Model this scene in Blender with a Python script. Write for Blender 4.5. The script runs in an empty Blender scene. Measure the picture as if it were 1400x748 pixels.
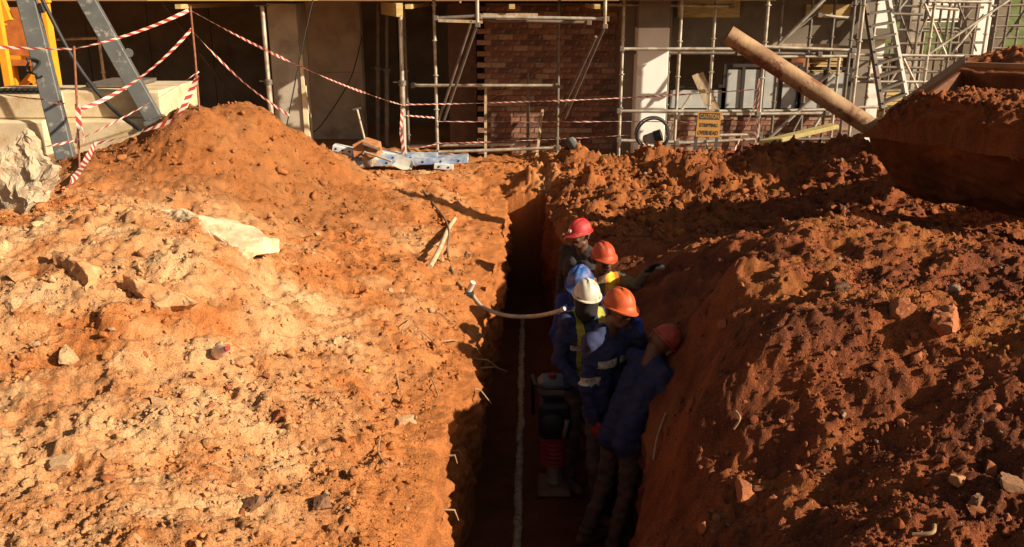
import bpy, bmesh, math, random
import numpy as np
from mathutils import Vector, Matrix
from mathutils.bvhtree import BVHTree

random.seed(11)
RS = np.random.RandomState(23)
sc = bpy.context.scene
COL = sc.collection

# ------------------------------------------------------------------ camera
PITCH = math.radians(17.5)
CAMZ = 2.5
FPX = 1212.0                       # focal length in photograph pixels (1400 wide)
cam_d = bpy.data.cameras.new('camera')
cam_d.sensor_width = 36.0
cam_d.lens = FPX / 1400.0 * 36.0
cam_d.clip_start = 0.05
cam_d.clip_end = 3000.0
cam = bpy.data.objects.new('camera', cam_d)
COL.objects.link(cam)
cam.location = (0, 0, CAMZ)
cam.rotation_euler = (math.pi / 2 - PITCH, 0, 0)
sc.camera = cam

# ------------------------------------------------------------------ sky, sun, exposure
SUN = Vector((1.0, -0.45, 0.55)).normalized()      # direction towards the sun
world = bpy.data.worlds.new('World')
sc.world = world
world.use_nodes = True
wn = world.node_tree.nodes
wl = world.node_tree.links
wn.clear()
sky = wn.new('ShaderNodeTexSky')
sky.sky_type = 'NISHITA'
sky.sun_disc = False
sky.sun_elevation = math.asin(SUN.z)
sky.sun_rotation = math.atan2(SUN.x, SUN.y)
sky.dust_density = 2.0
bg = wn.new('ShaderNodeBackground')
bg.inputs['Strength'].default_value = 0.06
wo = wn.new('ShaderNodeOutputWorld')
warm = wn.new('ShaderNodeMix'); warm.data_type = 'RGBA'; warm.blend_type = 'MULTIPLY'; warm.inputs[0].default_value = 1.0
warm.inputs[7].default_value = (1.0, 0.80, 0.58, 1)          # dusty air: the whole sky is tinted alike
wl.new(sky.outputs[0], warm.inputs[6]); wl.new(warm.outputs[2], bg.inputs[0])
wl.new(bg.outputs[0], wo.inputs[0])
sun_d = bpy.data.lights.new('sun', 'SUN')
sun_d.energy = 5.0
sun_d.angle = math.radians(0.55)
sun_d.color = (1.0, 0.85, 0.63)
sun = bpy.data.objects.new('sun', sun_d)
COL.objects.link(sun)
sun.location = SUN * 60
sun.rotation_euler = SUN.to_track_quat('Z', 'Y').to_euler()
sc.view_settings.view_transform = 'Standard'
sc.view_settings.look = 'None'
sc.view_settings.gamma = 1.0
sc.view_settings.use_curve_mapping = False
sc.view_settings.exposure = 0.78
sc.cycles.max_bounces = 5
sc.cycles.diffuse_bounces = 3

# ------------------------------------------------------------------ helpers
CP, SP = math.cos(PITCH), math.sin(PITCH)
def P(px, py, D):
    """world point seen at photograph pixel (px, py) standing D metres down the site"""
    a = (px - 700.0) / FPX
    b = (374.0 - py) / FPX
    dy = CP + b * SP
    dz = -SP + b * CP
    k = D / dy
    return Vector((a * k, D, CAMZ + dz * k))

def nodes_of(m):
    m.use_nodes = True
    nt = m.node_tree
    return nt, nt.nodes, nt.links, nt.nodes['Principled BSDF']

MATS = {}
def mat(name, col, rough=0.8, metal=0.0, var=0.25, scale=8.0, bump=0.0, bscale=60.0,
        col2=None, dirt=0.0, dirtcol=(0.30, 0.13, 0.05), dscale=5.0, detail=6.0, spec=None, stretch=None):
    if name in MATS:
        return MATS[name]
    m = bpy.data.materials.new(name)
    nt, N, L, B = nodes_of(m)
    tc = N.new('ShaderNodeTexCoord')
    src = tc.outputs['Object']
    if stretch:
        mp = N.new('ShaderNodeMapping'); mp.inputs['Scale'].default_value = stretch
        L.new(src, mp.inputs[0]); src = mp.outputs[0]
    nz = N.new('ShaderNodeTexNoise'); nz.inputs['Scale'].default_value = scale
    nz.inputs['Detail'].default_value = detail
    L.new(src, nz.inputs['Vector'])
    rp = N.new('ShaderNodeValToRGB')
    c = np.array(col, float)
    a = c * (1 - var); b = np.minimum(c * (1 + var), 1.0) if col2 is None else np.array(col2, float)
    rp.color_ramp.elements[0].position = 0.32; rp.color_ramp.elements[1].position = 0.68
    rp.color_ramp.elements[0].color = (*a, 1); rp.color_ramp.elements[1].color = (*b, 1)
    L.new(nz.outputs[0], rp.inputs[0])
    out = rp.outputs[0]
    if dirt > 0:
        n2 = N.new('ShaderNodeTexNoise'); n2.inputs['Scale'].default_value = dscale; n2.inputs['Detail'].default_value = 8
        n2.inputs['Roughness'].default_value = 0.7
        L.new(src, n2.inputs['Vector'])
        mr = N.new('ShaderNodeMapRange')
        mr.inputs[1].default_value = 0.62 - 0.35 * dirt; mr.inputs[2].default_value = 0.75 - 0.2 * dirt
        mr.inputs[3].default_value = 0; mr.inputs[4].default_value = 0.9
        L.new(n2.outputs[0], mr.inputs[0])
        mx = N.new('ShaderNodeMix'); mx.data_type = 'RGBA'
        L.new(mr.outputs[0], mx.inputs[0]); L.new(out, mx.inputs[6])
        mx.inputs[7].default_value = (*dirtcol, 1)
        out = mx.outputs[2]
    L.new(out, B.inputs['Base Color'])
    B.inputs['Roughness'].default_value = rough
    B.inputs['Metallic'].default_value = metal
    if spec is not None:
        B.inputs['Specular IOR Level'].default_value = spec
    if bump > 0:
        n3 = N.new('ShaderNodeTexNoise'); n3.inputs['Scale'].default_value = bscale; n3.inputs['Detail'].default_value = 5
        L.new(src, n3.inputs['Vector'])
        bp = N.new('ShaderNodeBump'); bp.inputs['Strength'].default_value = bump; bp.inputs['Distance'].default_value = 0.01
        L.new(n3.outputs[0], bp.inputs['Height']); L.new(bp.outputs[0], B.inputs['Normal'])
    MATS[name] = m
    return m

def tag(o, label=None, cat=None, group=None, kind=None):
    if label: o['label'] = label
    if cat: o['category'] = cat
    if group: o['group'] = group
    if kind: o['kind'] = kind
    return o

def link(name, me, parent=None):
    o = bpy.data.objects.new(name, me)
    COL.objects.link(o)
    if parent is not None:
        o.parent = parent
        o.matrix_parent_inverse = Matrix.Translation(-ORIG.get(parent.name, Vector((0, 0, 0))))
    return o
ORIG = {}     # where each root's empty stands, so that children may be built in world coordinates

def root(name, loc, label, cat, group=None):
    o = bpy.data.objects.new(name, None)
    COL.objects.link(o)
    o.location = loc
    o.empty_display_size = 0.1
    ORIG[o.name] = Vector(loc)
    return tag(o, label, cat, group)

class MB:
    def __init__(s):
        s.v = []; s.f = []; s.mi = []; s.cm = 0; s.uv = None
    def _f(s, f):
        s.f.append(f); s.mi.append(s.cm)
    def poly(s, pts):
        b = len(s.v); s.v += [tuple(p) for p in pts]; s._f(tuple(range(b, b + len(pts))))
    def hexa(s, c):        # 8 corners: 0-3 bottom ring, 4-7 top ring
        b = len(s.v); s.v += [tuple(p) for p in c]
        for q in ((0, 3, 2, 1), (4, 5, 6, 7), (0, 1, 5, 4), (1, 2, 6, 5), (2, 3, 7, 6), (3, 0, 4, 7)):
            s._f(tuple(b + i for i in q))
        return s
    def box(s, lo, hi, jit=0.0):
        x0, y0, z0 = lo; x1, y1, z1 = hi
        c = [(x0, y0, z0), (x1, y0, z0), (x1, y1, z0), (x0, y1, z0), (x0, y0, z1), (x1, y0, z1), (x1, y1, z1), (x0, y1, z1)]
        if jit:
            c = [tuple(q + random.uniform(-jit, jit) for q in p) for p in c]
        return s.hexa(c)
    def beam(s, a, b, w, h, up=(0, 0, 1)):
        a = Vector(a); b = Vector(b); d = (b - a).normalized(); up = Vector(up)
        sx = d.cross(up)
        if sx.length < 1e-4: sx = d.cross(Vector((0, 1, 0)))
        sx.normalize(); uz = sx.cross(d).normalized()
        c = []
        for p in (a, b):
            c.append([p - sx * w / 2 - uz * h / 2, p + sx * w / 2 - uz * h / 2, p + sx * w / 2 + uz * h / 2, p - sx * w / 2 + uz * h / 2])
        return s.hexa(c[0] + c[1])
    def tube(s, pts, r, n=10, cap=True, rr=None):
        pts = [Vector(p) for p in pts]; b = len(s.v)
        prev = None
        for i, p in enumerate(pts):
            d = (pts[min(i + 1, len(pts) - 1)] - pts[max(i - 1, 0)]).normalized()
            if prev is None:
                u = d.orthogonal().normalized()
            else:
                u = (prev - d * prev.dot(d)).normalized()
            prev = u
            w = d.cross(u)
            rad = rr[i] if rr is not None else r
            for k in range(n):
                t = 2 * math.pi * k / n
                s.v.append(tuple(p + (u * math.cos(t) + w * math.sin(t)) * rad))
        for i in range(len(pts) - 1):
            for k in range(n):
                s._f((b + i * n + k, b + i * n + (k + 1) % n, b + (i + 1) * n + (k + 1) % n, b + (i + 1) * n + k))
        if cap:
            s._f(tuple(b + k for k in range(n))[::-1])
            s._f(tuple(b + (len(pts) - 1) * n + k for k in range(n)))
        return s
    def pipe(s, a, b, r, ri, n=24):     # hollow straight pipe
        a = Vector(a); b = Vector(b); d = (b - a).normalized(); u = d.orthogonal().normalized(); w = d.cross(u)
        base = len(s.v)
        for p, rad in ((a, r), (b, r), (b, ri), (a, ri)):
            for k in range(n):
                t = 2 * math.pi * k / n
                s.v.append(tuple(p + (u * math.cos(t) + w * math.sin(t)) * rad))
        for q in range(4):
            for k in range(n):
                q2 = (q + 1) % 4
                s._f((base + q * n + k, base + q * n + (k + 1) % n, base + q2 * n + (k + 1) % n, base + q2 * n + k))
        return s
    def lathe(s, prof, c, axis=(0, 0, 1), n=20):
        ax = Vector(axis).normalized(); u = ax.orthogonal().normalized(); w = ax.cross(u); c = Vector(c); b = len(s.v)
        for r, z in prof:
            for k in range(n):
                t = 2 * math.pi * k / n
                s.v.append(tuple(c + ax * z + (u * math.cos(t) + w * math.sin(t)) * r))
        for i in range(len(prof) - 1):
            for k in range(n):
                s._f((b + i * n + k, b + i * n + (k + 1) % n, b + (i + 1) * n + (k + 1) % n, b + (i + 1) * n + k))
        s._f(tuple(b + k for k in range(n))[::-1]); s._f(tuple(b + (len(prof) - 1) * n + k for k in range(n)))
        return s
    def prism(s, prof, off, ext):
        """polygon prof (3D points) extruded by vector ext"""
        n = len(prof); b = len(s.v); off = Vector(off); ext = Vector(ext)
        s.v += [tuple(Vector(p) + off) for p in prof] + [tuple(Vector(p) + off + ext) for p in prof]
        s._f(tuple(range(b, b + n))[::-1]); s._f(tuple(range(b + n, b + 2 * n)))
        for i in range(n):
            j = (i + 1) % n
            s._f((b + i, b + j, b + n + j, b + n + i))
        return s
    def build(s, name, material, parent=None, smooth=False, bevel=0.0):
        me = bpy.data.meshes.new(name)
        me.from_pydata(s.v, [], s.f)
        mats = material if isinstance(material, (list, tuple)) else [material]
        for m in mats: me.materials.append(m)
        if len(mats) > 1: me.polygons.foreach_set('material_index', s.mi)
        bm = bmesh.new(); bm.from_mesh(me)
        bmesh.ops.recalc_face_normals(bm, faces=bm.faces)
        if bevel > 0:
            bmesh.ops.bevel(bm, geom=list(bm.edges), offset=bevel, segments=1, affect='EDGES', profile=0.5, clamp_overlap=True)
        bm.to_mesh(me); bm.free()
        if smooth:
            me.polygons.foreach_set('use_smooth', [True] * len(me.polygons))
            try: me.set_sharp_from_angle(angle=math.radians(50))
            except Exception: pass
        return link(name, me, parent)

# ---- gradient noise, vectorised
_perm = np.concatenate([RS.permutation(256)] * 3).astype(np.int64)
_grad = RS.normal(size=(256, 3)); _grad /= np.linalg.norm(_grad, axis=1)[:, None]
def perlin(x, y, z):
    xi = np.floor(x).astype(np.int64); yi = np.floor(y).astype(np.int64); zi = np.floor(z).astype(np.int64)
    xf = x - xi; yf = y - yi; zf = z - zi
    u = xf ** 3 * (xf * (xf * 6 - 15) + 10); v = yf ** 3 * (yf * (yf * 6 - 15) + 10); w = zf ** 3 * (zf * (zf * 6 - 15) + 10)
    xi &= 255; yi &= 255; zi &= 255
    out = 0.0
    for dx in (0, 1):
        wx = u if dx else 1 - u
        for dy in (0, 1):
            wy = v if dy else 1 - v
            for dz in (0, 1):
                g = _grad[_perm[_perm[_perm[xi + dx] + yi + dy] + zi + dz]]
                out = out + wx * wy * (w if dz else 1 - w) * (g[..., 0] * (xf - dx) + g[..., 1] * (yf - dy) + g[..., 2] * (zf - dz))
    return out * 1.6
def fbm(x, y, z, s, octv=3, gain=0.5):
    r = 0; a = 1.0
    for i in range(octv):
        r = r + a * perlin(x * s + 17.3 * i, y * s - 9.1 * i, z * s + 4.7 * i); s *= 2.03; a *= gain
    return r
_cell = RS.rand(512, 4)
def domes(x, y, s, prob, seed=0):
    """height field of half-buried lumps, one candidate per cell of size s (unit height)"""
    gx = x / s; gy = y / s
    ix = np.floor(gx).astype(np.int64); iy = np.floor(gy).astype(np.int64)
    best = np.zeros_like(x)
    for dx in (-1, 0, 1):
        for dy in (-1, 0, 1):
            cx = ix + dx; cy = iy + dy
            h = _perm[(_perm[(cx & 255)] + (cy & 255) + seed) & 511 if False else _perm[(cx & 255)] + (cy & 255)] + seed
            r = _cell[h & 511]
            on = r[..., 3] < prob
            d2 = (gx - (cx + r[..., 0])) ** 2 + ((gy - (cy + r[..., 1]))) ** 2
            R = 0.18 + 0.42 * r[..., 2]
            ang = r[..., 0] * 37.0; ca = np.cos(ang); sa = np.sin(ang)
            ex = gx - (cx + r[..., 0]); ey = gy - (cy + r[..., 1])
            fx = np.abs(ex * ca + ey * sa) * (0.8 + 0.6 * r[..., 1]); fy = np.abs(ey * ca - ex * sa)
            dd = np.maximum(np.maximum(fx, fy), 0.72 * (fx + fy))
            hgt = np.where(on, np.minimum(np.maximum((R - dd) * 1.3, 0), R * (0.35 + 0.4 * r[..., 1]) + 0.35 * (R - dd) * (ex * ca > -0.2)), 0)
            hgt = np.maximum(hgt, 0)
            best = np.maximum(best, hgt)
    return best * s

def smooth01(a, b, x):
    t = np.clip((x - a) / (b - a), 0, 1)
    return t * t * (3 - 2 * t)
# ------------------------------------------------------------------ soil material
def soil_material(name, micro=90.0, bump=0.9):
    m = bpy.data.materials.new(name)
    nt, N, L, B = nodes_of(m)
    at = N.new('ShaderNodeAttribute'); at.attribute_name = 'soil'
    tc = N.new('ShaderNodeTexCoord')
    n1 = N.new('ShaderNodeTexNoise'); n1.inputs['Scale'].default_value = micro; n1.inputs['Detail'].default_value = 6; n1.inputs['Roughness'].default_value = 0.7
    L.new(tc.outputs['Object'], n1.inputs['Vector'])
    mr = N.new('ShaderNodeMapRange'); mr.inputs[1].default_value = 0.25; mr.inputs[2].default_value = 0.75
    mr.inputs[3].default_value = 0.5; mr.inputs[4].default_value = 1.42
    L.new(n1.outputs[0], mr.inputs[0])
    mx = N.new('ShaderNodeVectorMath'); mx.operation = 'SCALE'
    L.new(at.outputs['Color'], mx.inputs[0]); L.new(mr.outputs[0], mx.inputs['Scale'])
    # pale grit
    vo = N.new('ShaderNodeTexVoronoi'); vo.inputs['Scale'].default_value = 55.0
    L.new(tc.outputs['Object'], vo.inputs['Vector'])
    cr = N.new('ShaderNodeMapRange'); cr.inputs[1].default_value = 0.16; cr.inputs[2].default_value = 0.10
    cr.inputs[3].default_value = 0.0; cr.inputs[4].default_value = 0.35
    L.new(vo.outputs['Distance'], cr.inputs[0])
    mg = N.new('ShaderNodeMix'); mg.data_type = 'RGBA'
    L.new(cr.outputs[0], mg.inputs[0]); L.new(mx.outputs[0], mg.inputs[6]); mg.inputs[7].default_value = (0.62, 0.42, 0.24, 1)
    L.new(mg.outputs[2], B.inputs['Base Color'])
    B.inputs['Roughness'].default_value = 0.97
    B.inputs['Specular IOR Level'].default_value = 0.12
    n2 = N.new('ShaderNodeTexNoise'); n2.inputs['Scale'].default_value = 95.0; n2.inputs['Detail'].default_value = 7; n2.inputs['Roughness'].default_value = 0.65
    L.new(tc.outputs['Object'], n2.inputs['Vector'])
    bp = N.new('ShaderNodeBump'); bp.inputs['Strength'].default_value = bump; bp.inputs['Distance'].default_value = 0.02
    L.new(n2.outputs[0], bp.inputs['Height']); L.new(bp.outputs[0], B.inputs['Normal'])
    return m
M_SOIL = soil_material('soil')

# ------------------------------------------------------------------ terrain shape
def tps(ctrl, reg=0.004):
    c = np.array(ctrl, float); n = len(c)
    d = np.hypot(c[:, None, 0] - c[None, :, 0], c[:, None, 1] - c[None, :, 1])
    K = np.where(d > 0, d * d * np.log(d + 1e-9), 0) + reg * np.eye(n)
    Q = np.c_[np.ones(n), c[:, :2]]
    A = np.block([[K, Q], [Q.T, np.zeros((3, 3))]])
    w = np.linalg.solve(A, np.r_[c[:, 2], 0, 0, 0])
    def f(x, y):
        r = w[n] + w[n + 1] * x + w[n + 2] * y
        for i in range(n):
            dd = (x - c[i, 0]) ** 2 + (y - c[i, 1]) ** 2
            r = r + w[i] * 0.5 * dd * np.log(dd + 1e-9)
        return r
    return f
def ctl(rows): return [tuple(P(a, b, d)) for a, b, d in rows]
left_ctl = ctl([(0, 748, 2.9), (200, 748, 3.0), (400, 748, 3.25), (600, 748, 3.6), (0, 600, 3.7), (200, 600, 3.9), (400, 600, 4.2), (500, 700, 3.7), (625, 620, 4.5),
    (0, 400, 5.0), (200, 400, 5.2), (300, 340, 5.9), (400, 400, 6.0), (500, 400, 6.6), (600, 400, 7.0), (650, 430, 7.0), (660, 380, 7.9),
    (600, 300, 9.5), (500, 300, 9.0), (400, 300, 8.3), (300, 250, 8.2), (258, 145, 9.0), (238, 152, 8.95), (285, 148, 9.15), (215, 176, 8.85), (120, 232, 8.2), (345, 156, 9.5), (380, 163, 9.75), (425, 195, 10.1), (460, 213, 10.6), (300, 160, 9.3), (340, 200, 9.0), (430, 235, 9.7),
    (540, 240, 12.0), (650, 238, 12.3), (690, 284, 10.6), (30, 300, 6.4), (90, 270, 7.2)])
left_ctl += [(-3.2, 11.2, 0.3), (-5.0, 11.0, 0.1), (-7, 11, 0.05), (-2.5, 12.6, 0.0), (-6.5, 8.0, 0.5), (-6.5, 5.0, 0.7), (-3.5, 1.2, 0.7), (-1.0, 1.0, 0.45), (-7, 13, 0)]
right_ctl = ctl([(1000, 480, 4.38), (1080, 415, 4.88), (950, 565, 4.15), (935, 522, 5.2), (1200, 480, 4.1), (1400, 500, 3.75), (1200, 600, 3.65), (1400, 600, 3.4), (1200, 748, 2.95), (1400, 748, 2.78),
    (1000, 600, 3.95), (1000, 748, 3.4), (1256, 362, 5.4), (1400, 400, 4.73), (1150, 385, 5.25), (1340, 350, 5.6), (1000, 400, 6.0), (900, 392, 6.7), (900, 700, 4.2), (872, 748, 4.05), (882, 600, 5.1), (860, 425, 6.7),
    (765, 400, 8.0), (980, 330, 8.0), (1200, 306, 7.9), (1100, 300, 8.8), (830, 300, 9.6), (900, 260, 10.5), (1100, 235, 10.4), (765, 262, 11.0), (760, 226, 12.4), (800, 215, 12.0), (880, 205, 11.9),
    (1000, 205, 11.9), (1060, 188, 11.2), (1150, 192, 10.6), (1220, 215, 9.9), (1000, 250, 10.3)])
right_ctl += [(1.5, 5.6, .76), (1.62, 6.3, .68), (4.6, 8.0, 0.42), (5.5, 9.5, 0.35), (7.0, 8.0, 0.4), (5.0, 12.0, 0.1), (7.5, 12.5, 0.0), (2.5, 13.2, 0.0), (3.5, 4.5, 0.9), (4.2, 6.0, 0.6), (6, 5, 0.7), (3, 1.5, 0.6), (1.2, 1.2, 0.4), (6, 2, 0.7)]
hL = tps(left_ctl); hR = tps(right_ctl)

FLOOR_Z = -1.26
TR_END = 11.0
def lipL(y):
    return np.interp(y, [1, 3.6, 4.5, 5.3, 5.8, 6.65, 7.8, 9.1, 10.4, 12], [-.48, -.44, -.40, -.365, -.30, -.255, -.24, -.11, -.08, -.08])
def lipR(y):
    return np.interp(y, [1, 3.6, 4.1, 4.8, 5.4, 6.6, 7.2, 8.0, 8.6, 9.3, 10.4, 12], [.57, .59, .65, .81, .92, .97, .98, .92, .76, .54, .43, .43])

rows = np.concatenate([np.linspace(-5, 2.1, 14)[:-1],
                       (np.linspace(2.1 ** -0.2, 10.90 ** -0.2, 655)) ** (1 / -0.2),
                       np.linspace(10.92, 11.12, 16),
                       np.linspace(11.16, 13.9, 82), [14.4, 15.2]])
ny = len(rows)
NL, NWL, NF, NWR, NR = 300, 64, 34, 64, 320
def terrain():
    Y = rows[:, None]
    axis = rows * CP + 2.2 * SP
    W = np.maximum(0.66 * np.abs(axis), 2.0)[:, None]
    lL = lipL(rows)[:, None]; lR = lipR(rows)[:, None]
    # crumbled rims
    lL = lL + 0.05 * perlin(Y * 2.7, Y * 0 + 3.3, Y * 0) + 0.028 * perlin(Y * 7.9, Y * 0 + 8.3, Y * 0) + 0.012 * perlin(Y * 21, Y * 0 + 1.3, Y * 0)
    lR = lR + 0.05 * perlin(Y * 2.1, Y * 0 + 23.3, Y * 0) + 0.02 * perlin(Y * 8.9, Y * 0 + 18.3, Y * 0)
    tl = np.linspace(1, 0, NL)[None, :]
    XL = lL - W * tl
    farL = np.array([-16, -13, -11, -9.5])[None, :].repeat(ny, 0)
    farR = np.array([9.5, 11, 13, 16])[None, :].repeat(ny, 0)
    tr = np.linspace(0, 1, NR)[None, :]
    XR = lR + W * tr
    zlL = hL(lL, Y); zlR = hR(lR, Y)
    # trench presence along the site
    on = (smooth01(0.6, 1.4, Y) * (1 - smooth01(TR_END - 0.04, TR_END + 0.09, Y)))
    q = np.linspace(0, 1, NWL + 1)[None, 1:]
    under = 0.04
    fl = lL - under; fr = lR - 0.02
    XWL = lL + (fl - lL) * q
    ZWLt = zlL + (FLOOR_Z - zlL) * q
    flatL = zlL + 0 * q
    ZWL = flatL + (ZWLt - flatL) * on
    qf = np.linspace(0, 1, NF + 2)[None, 1:-1]
    XF = fl + (fr - fl) * qf
    base = zlL + (zlR - zlL) * qf
    ZF = base + (FLOOR_Z - base) * on
    q2 = np.linspace(0, 1, NWR + 1)[None, :-1]
    XWR = fr + (lR - fr) * q2
    ZWRt = FLOOR_Z + (zlR - FLOOR_Z) * q2
    ZWR = zlR + (ZWRt - zlR) * on
    X = np.concatenate([farL, XL, XWL, XF, XWR, XR, farR], 1)
    Yg = Y.repeat(X.shape[1], 1)
    n0 = 4; n1 = n0 + NL; n2 = n1 + NWL; n3 = n2 + NF; n4 = n3 + NWR; n5 = n4 + NR
    Z = np.zeros_like(X)
    Z[:, :n1] = hL(X[:, :n1], Yg[:, :n1]); Z[:, n1:n2] = ZWL; Z[:, n2:n3] = ZF; Z[:, n3:n4] = ZWR; Z[:, n4:] = hR(X[:, n4:], Yg[:, n4:])
    Z = np.clip(Z, -1.3, 1.75)
    # level out towards the edges
    edge = smooth01(6.3, 9.0, np.abs(X)); Z = Z * (1 - edge) + 0.25 * edge
    e2 = smooth01(12.7, 13.7, Yg); Z = Z * (1 - e2) + 0.0 * e2
    e3 = smooth01(2.0, 0.0, Yg); Z = np.where(Yg < 2.0, Z * (1 - e3) + 0.75 * e3, Z)
    # ---- wall weight and displacement
    wl_ = np.zeros(X.shape[1]); wl_[n1:n2] = 1; wr_ = np.zeros(X.shape[1]); wr_[n3:n4] = 1
    k = np.ones(9) / 9
    wl_ = np.convolve(wl_, k, 'same')[None, :] * on; wr_ = np.convolve(wr_, k, 'same')[None, :] * on
    ff = np.zeros(X.shape[1]); ff[n2:n3] = 1; ff = ff[None, :] * on
    bank = np.clip(1 - wl_ - wr_ - ff, 0, 1)
    side = np.where(X > 0.2, 1.0, 0.0)
    big = fbm(X, Yg, Z, 1.3, 3) ; mid = fbm(X, Yg, Z * 1.0, 4.6, 3, 0.55); small = fbm(X, Yg, Z, 17, 3, 0.6)
    fine = fbm(X + 77, Yg, Z, 47, 2, 0.6); rough = fbm(X - 21, Yg + 5, Z, 8.5, 4, 0.68)
    rid = 1 - np.abs(perlin(X * 3.1 + 5, Yg * 3.1, Z * 3.1)) * 2
    # slide streaks down the left spoil slope
    mask = 0.5 + 0.5 * perlin(X * 0.9 + 11, Yg * 0.9, Z * 0)
    mask2 = np.clip(0.5 + 1.1 * perlin(X * 1.7 - 7, Yg * 1.7, Z * 0), 0, 1)
    soft = np.where(X > 0.2, smooth01(0.25, 1.1, X - lR), 1.0)          # the slope just above the workers is smoother
    streak = perlin(X * 2.2 + Yg * 1.1, Yg * 9.0 - X * 3.5, Z * 2.0) + 0.6 * perlin(X * 4.1 + Yg * 2.0, Yg * 19 - X * 7.0, Z * 3.0)
    wx = X + 0.06 * mid + 0.03 * small; wy = Yg + 0.06 * perlin(X * 11, Yg * 11, Z * 0 + 3) + 0.02 * small
    lump = 0.40 * domes(X + 0.2 * mid, Yg + 0.2 * perlin(X * 5, Yg * 5, Z * 0 + 3), 0.42, 0.22, 3) * (0.4 - side * 0.1) \
         + 0.55 * domes(wx, wy, 0.17, 0.26, 40) * np.clip(mask * 1.5 - .2, 0.0, 1) * (0.3 + 0.7 * soft) \
         + 0.60 * domes(wx, wy, 0.075, 0.34, 90) * (0.05 + 0.95 * mask2) * (0.3 + 0.7 * soft) \
         + 0.75 * domes(wx, wy, 0.034, 0.45, 150) * (0.12 + 0.88 * mask2) * (0.4 + 0.6 * soft) \
         + (1 - side) * 0.016 * streak * (1 - mask2 * .5)
    heap = np.exp(-(((X + 3.0) / 1.6) ** 2 + ((Yg - 9.3) / 1.5) ** 2))
    far_side = smooth01(8.0, 10.5, Yg)
    H = 0.075 * big + (0.040 + 0.012 * side + 0.03 * far_side * side) * mid + 0.016 * small + 0.007 * fine + 0.045 * side * far_side * np.abs(rough) + lump * (1 - 0.25 * heap) + 0.015 * (rid - 0.5) * side
    # chunky fresh-dug ridge on the far shaded side
    H = H + side * far_side * (0.03 * np.abs(mid) + 0.11 * np.maximum(big, 0) - 0.13 * smooth01(0.9, 1.6, X) + 0.05 * (1 - smooth01(0.6, 1.2, X)) * smooth01(.43, .6, X))
    # gullies
    DX = wl_ * (0.06 * big + 0.075 * mid + 0.022 * small) * smooth01(0, 0.4, -(Z - FLOOR_Z) * -1) \
       - wr_ * (0.06 * big + 0.05 * mid + 0.016 * small)
    Zd = Z + H * bank * (1 - on * 0.65 * (1 - smooth01(0.0, 0.35, np.minimum(np.abs(X - lL), np.abs(X - lR))))) + ff * (0.02 * mid + 0.010 * small + 0.4 * domes(X, Yg, 0.09, 0.3, 7))
    Xd = X + DX + bank * 0.012 * small
    Yd = Yg + bank * 0.012 * fbm(X + 40, Yg, Z, 17, 2)
    # ---- soil colours, some toned for light and shade below: pale dry sand, orange subsoil, dark red moist clay
    n_a = fbm(X + 3, Yg - 8, Z, 0.9, 3); n_b = fbm(X - 30, Yg + 8, Z, 3.1, 3); n_c = fbm(X - 60, Yg, Z, 11, 2)
    pale = np.array([0.63, 0.39, 0.205]); tan = np.array([0.53, 0.26, 0.115]); orange = np.array([0.44, 0.16, 0.050]); red = np.array([0.255, 0.076, 0.030]); dark = np.array([0.145, 0.046, 0.022])
    dry = np.clip(0.56 - 0.26 * smooth01(4.6, 7.5, Yg) + 0.55 * n_a + 0.45 * n_b + 0.2 * n_c - 0.14 * far_side + 0.3 * lump / 0.03 * 0.2, 0, 1)
    dry = dry * smooth01(0.05, 0.85, np.abs(X - lL))
    hs = smooth01(.12, .5, heap + .12 * n_b); dry = dry * (1 - .75 * hs)
    cL = np.where(dry[..., None] < 0.5, orange + (tan - orange) * (dry[..., None] * 2), tan + (pale - tan) * (dry[..., None] * 2 - 1))
    rr = np.clip(0.45 + 0.5 * n_a + 0.5 * n_b + 0.25 * n_c, 0, 1)[..., None]
    cR = np.where(rr < 0.5, dark + (red - dark) * rr * 2, red + (orange * 0.68 - red) * (rr * 2 - 1))
    cL = cL * (1 - .28 * hs[..., None])
    spot = np.clip(fbm(X + 90, Yg - 40, Z, 6.3, 4, .65), -1, 1)[..., None]
    cL = cL * (1 + .22 * spot)
    lift = (far_side * (1 - smooth01(1.7, 3.2, X)) * .65)[..., None]  # far bank lightened in colour so that it looks sunlit
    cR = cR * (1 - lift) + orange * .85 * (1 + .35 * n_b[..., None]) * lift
    s3 = smooth01(-0.05, 0.35, X)[..., None]
    s3 = s3 * (1 - smooth01(11.0, 11.3, Yg)[..., None] * (1 - smooth01(.4, .7, X)[..., None])) * (1 - smooth01(11.9, 12.8, Yg)[..., None] * 0.6)
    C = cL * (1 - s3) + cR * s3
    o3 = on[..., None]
    C[:, n2:n4] = C[:, n2:n4] * (1 - o3) + o3 * np.array([0.165, 0.054, 0.025]) * (1 + 0.3 * n_b[:, n2:n4, None])  # trench floor and right wall darkened in colour to deepen the shade
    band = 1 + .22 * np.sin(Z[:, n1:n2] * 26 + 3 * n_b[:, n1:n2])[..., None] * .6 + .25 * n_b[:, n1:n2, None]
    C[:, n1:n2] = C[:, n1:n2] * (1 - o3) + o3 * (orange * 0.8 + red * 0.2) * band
    V = np.stack([Xd, Yd, Zd], -1)
    return V, C, (n0, n1, n2, n3, n4, n5)
TV, TC, TIDX = terrain()
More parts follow.
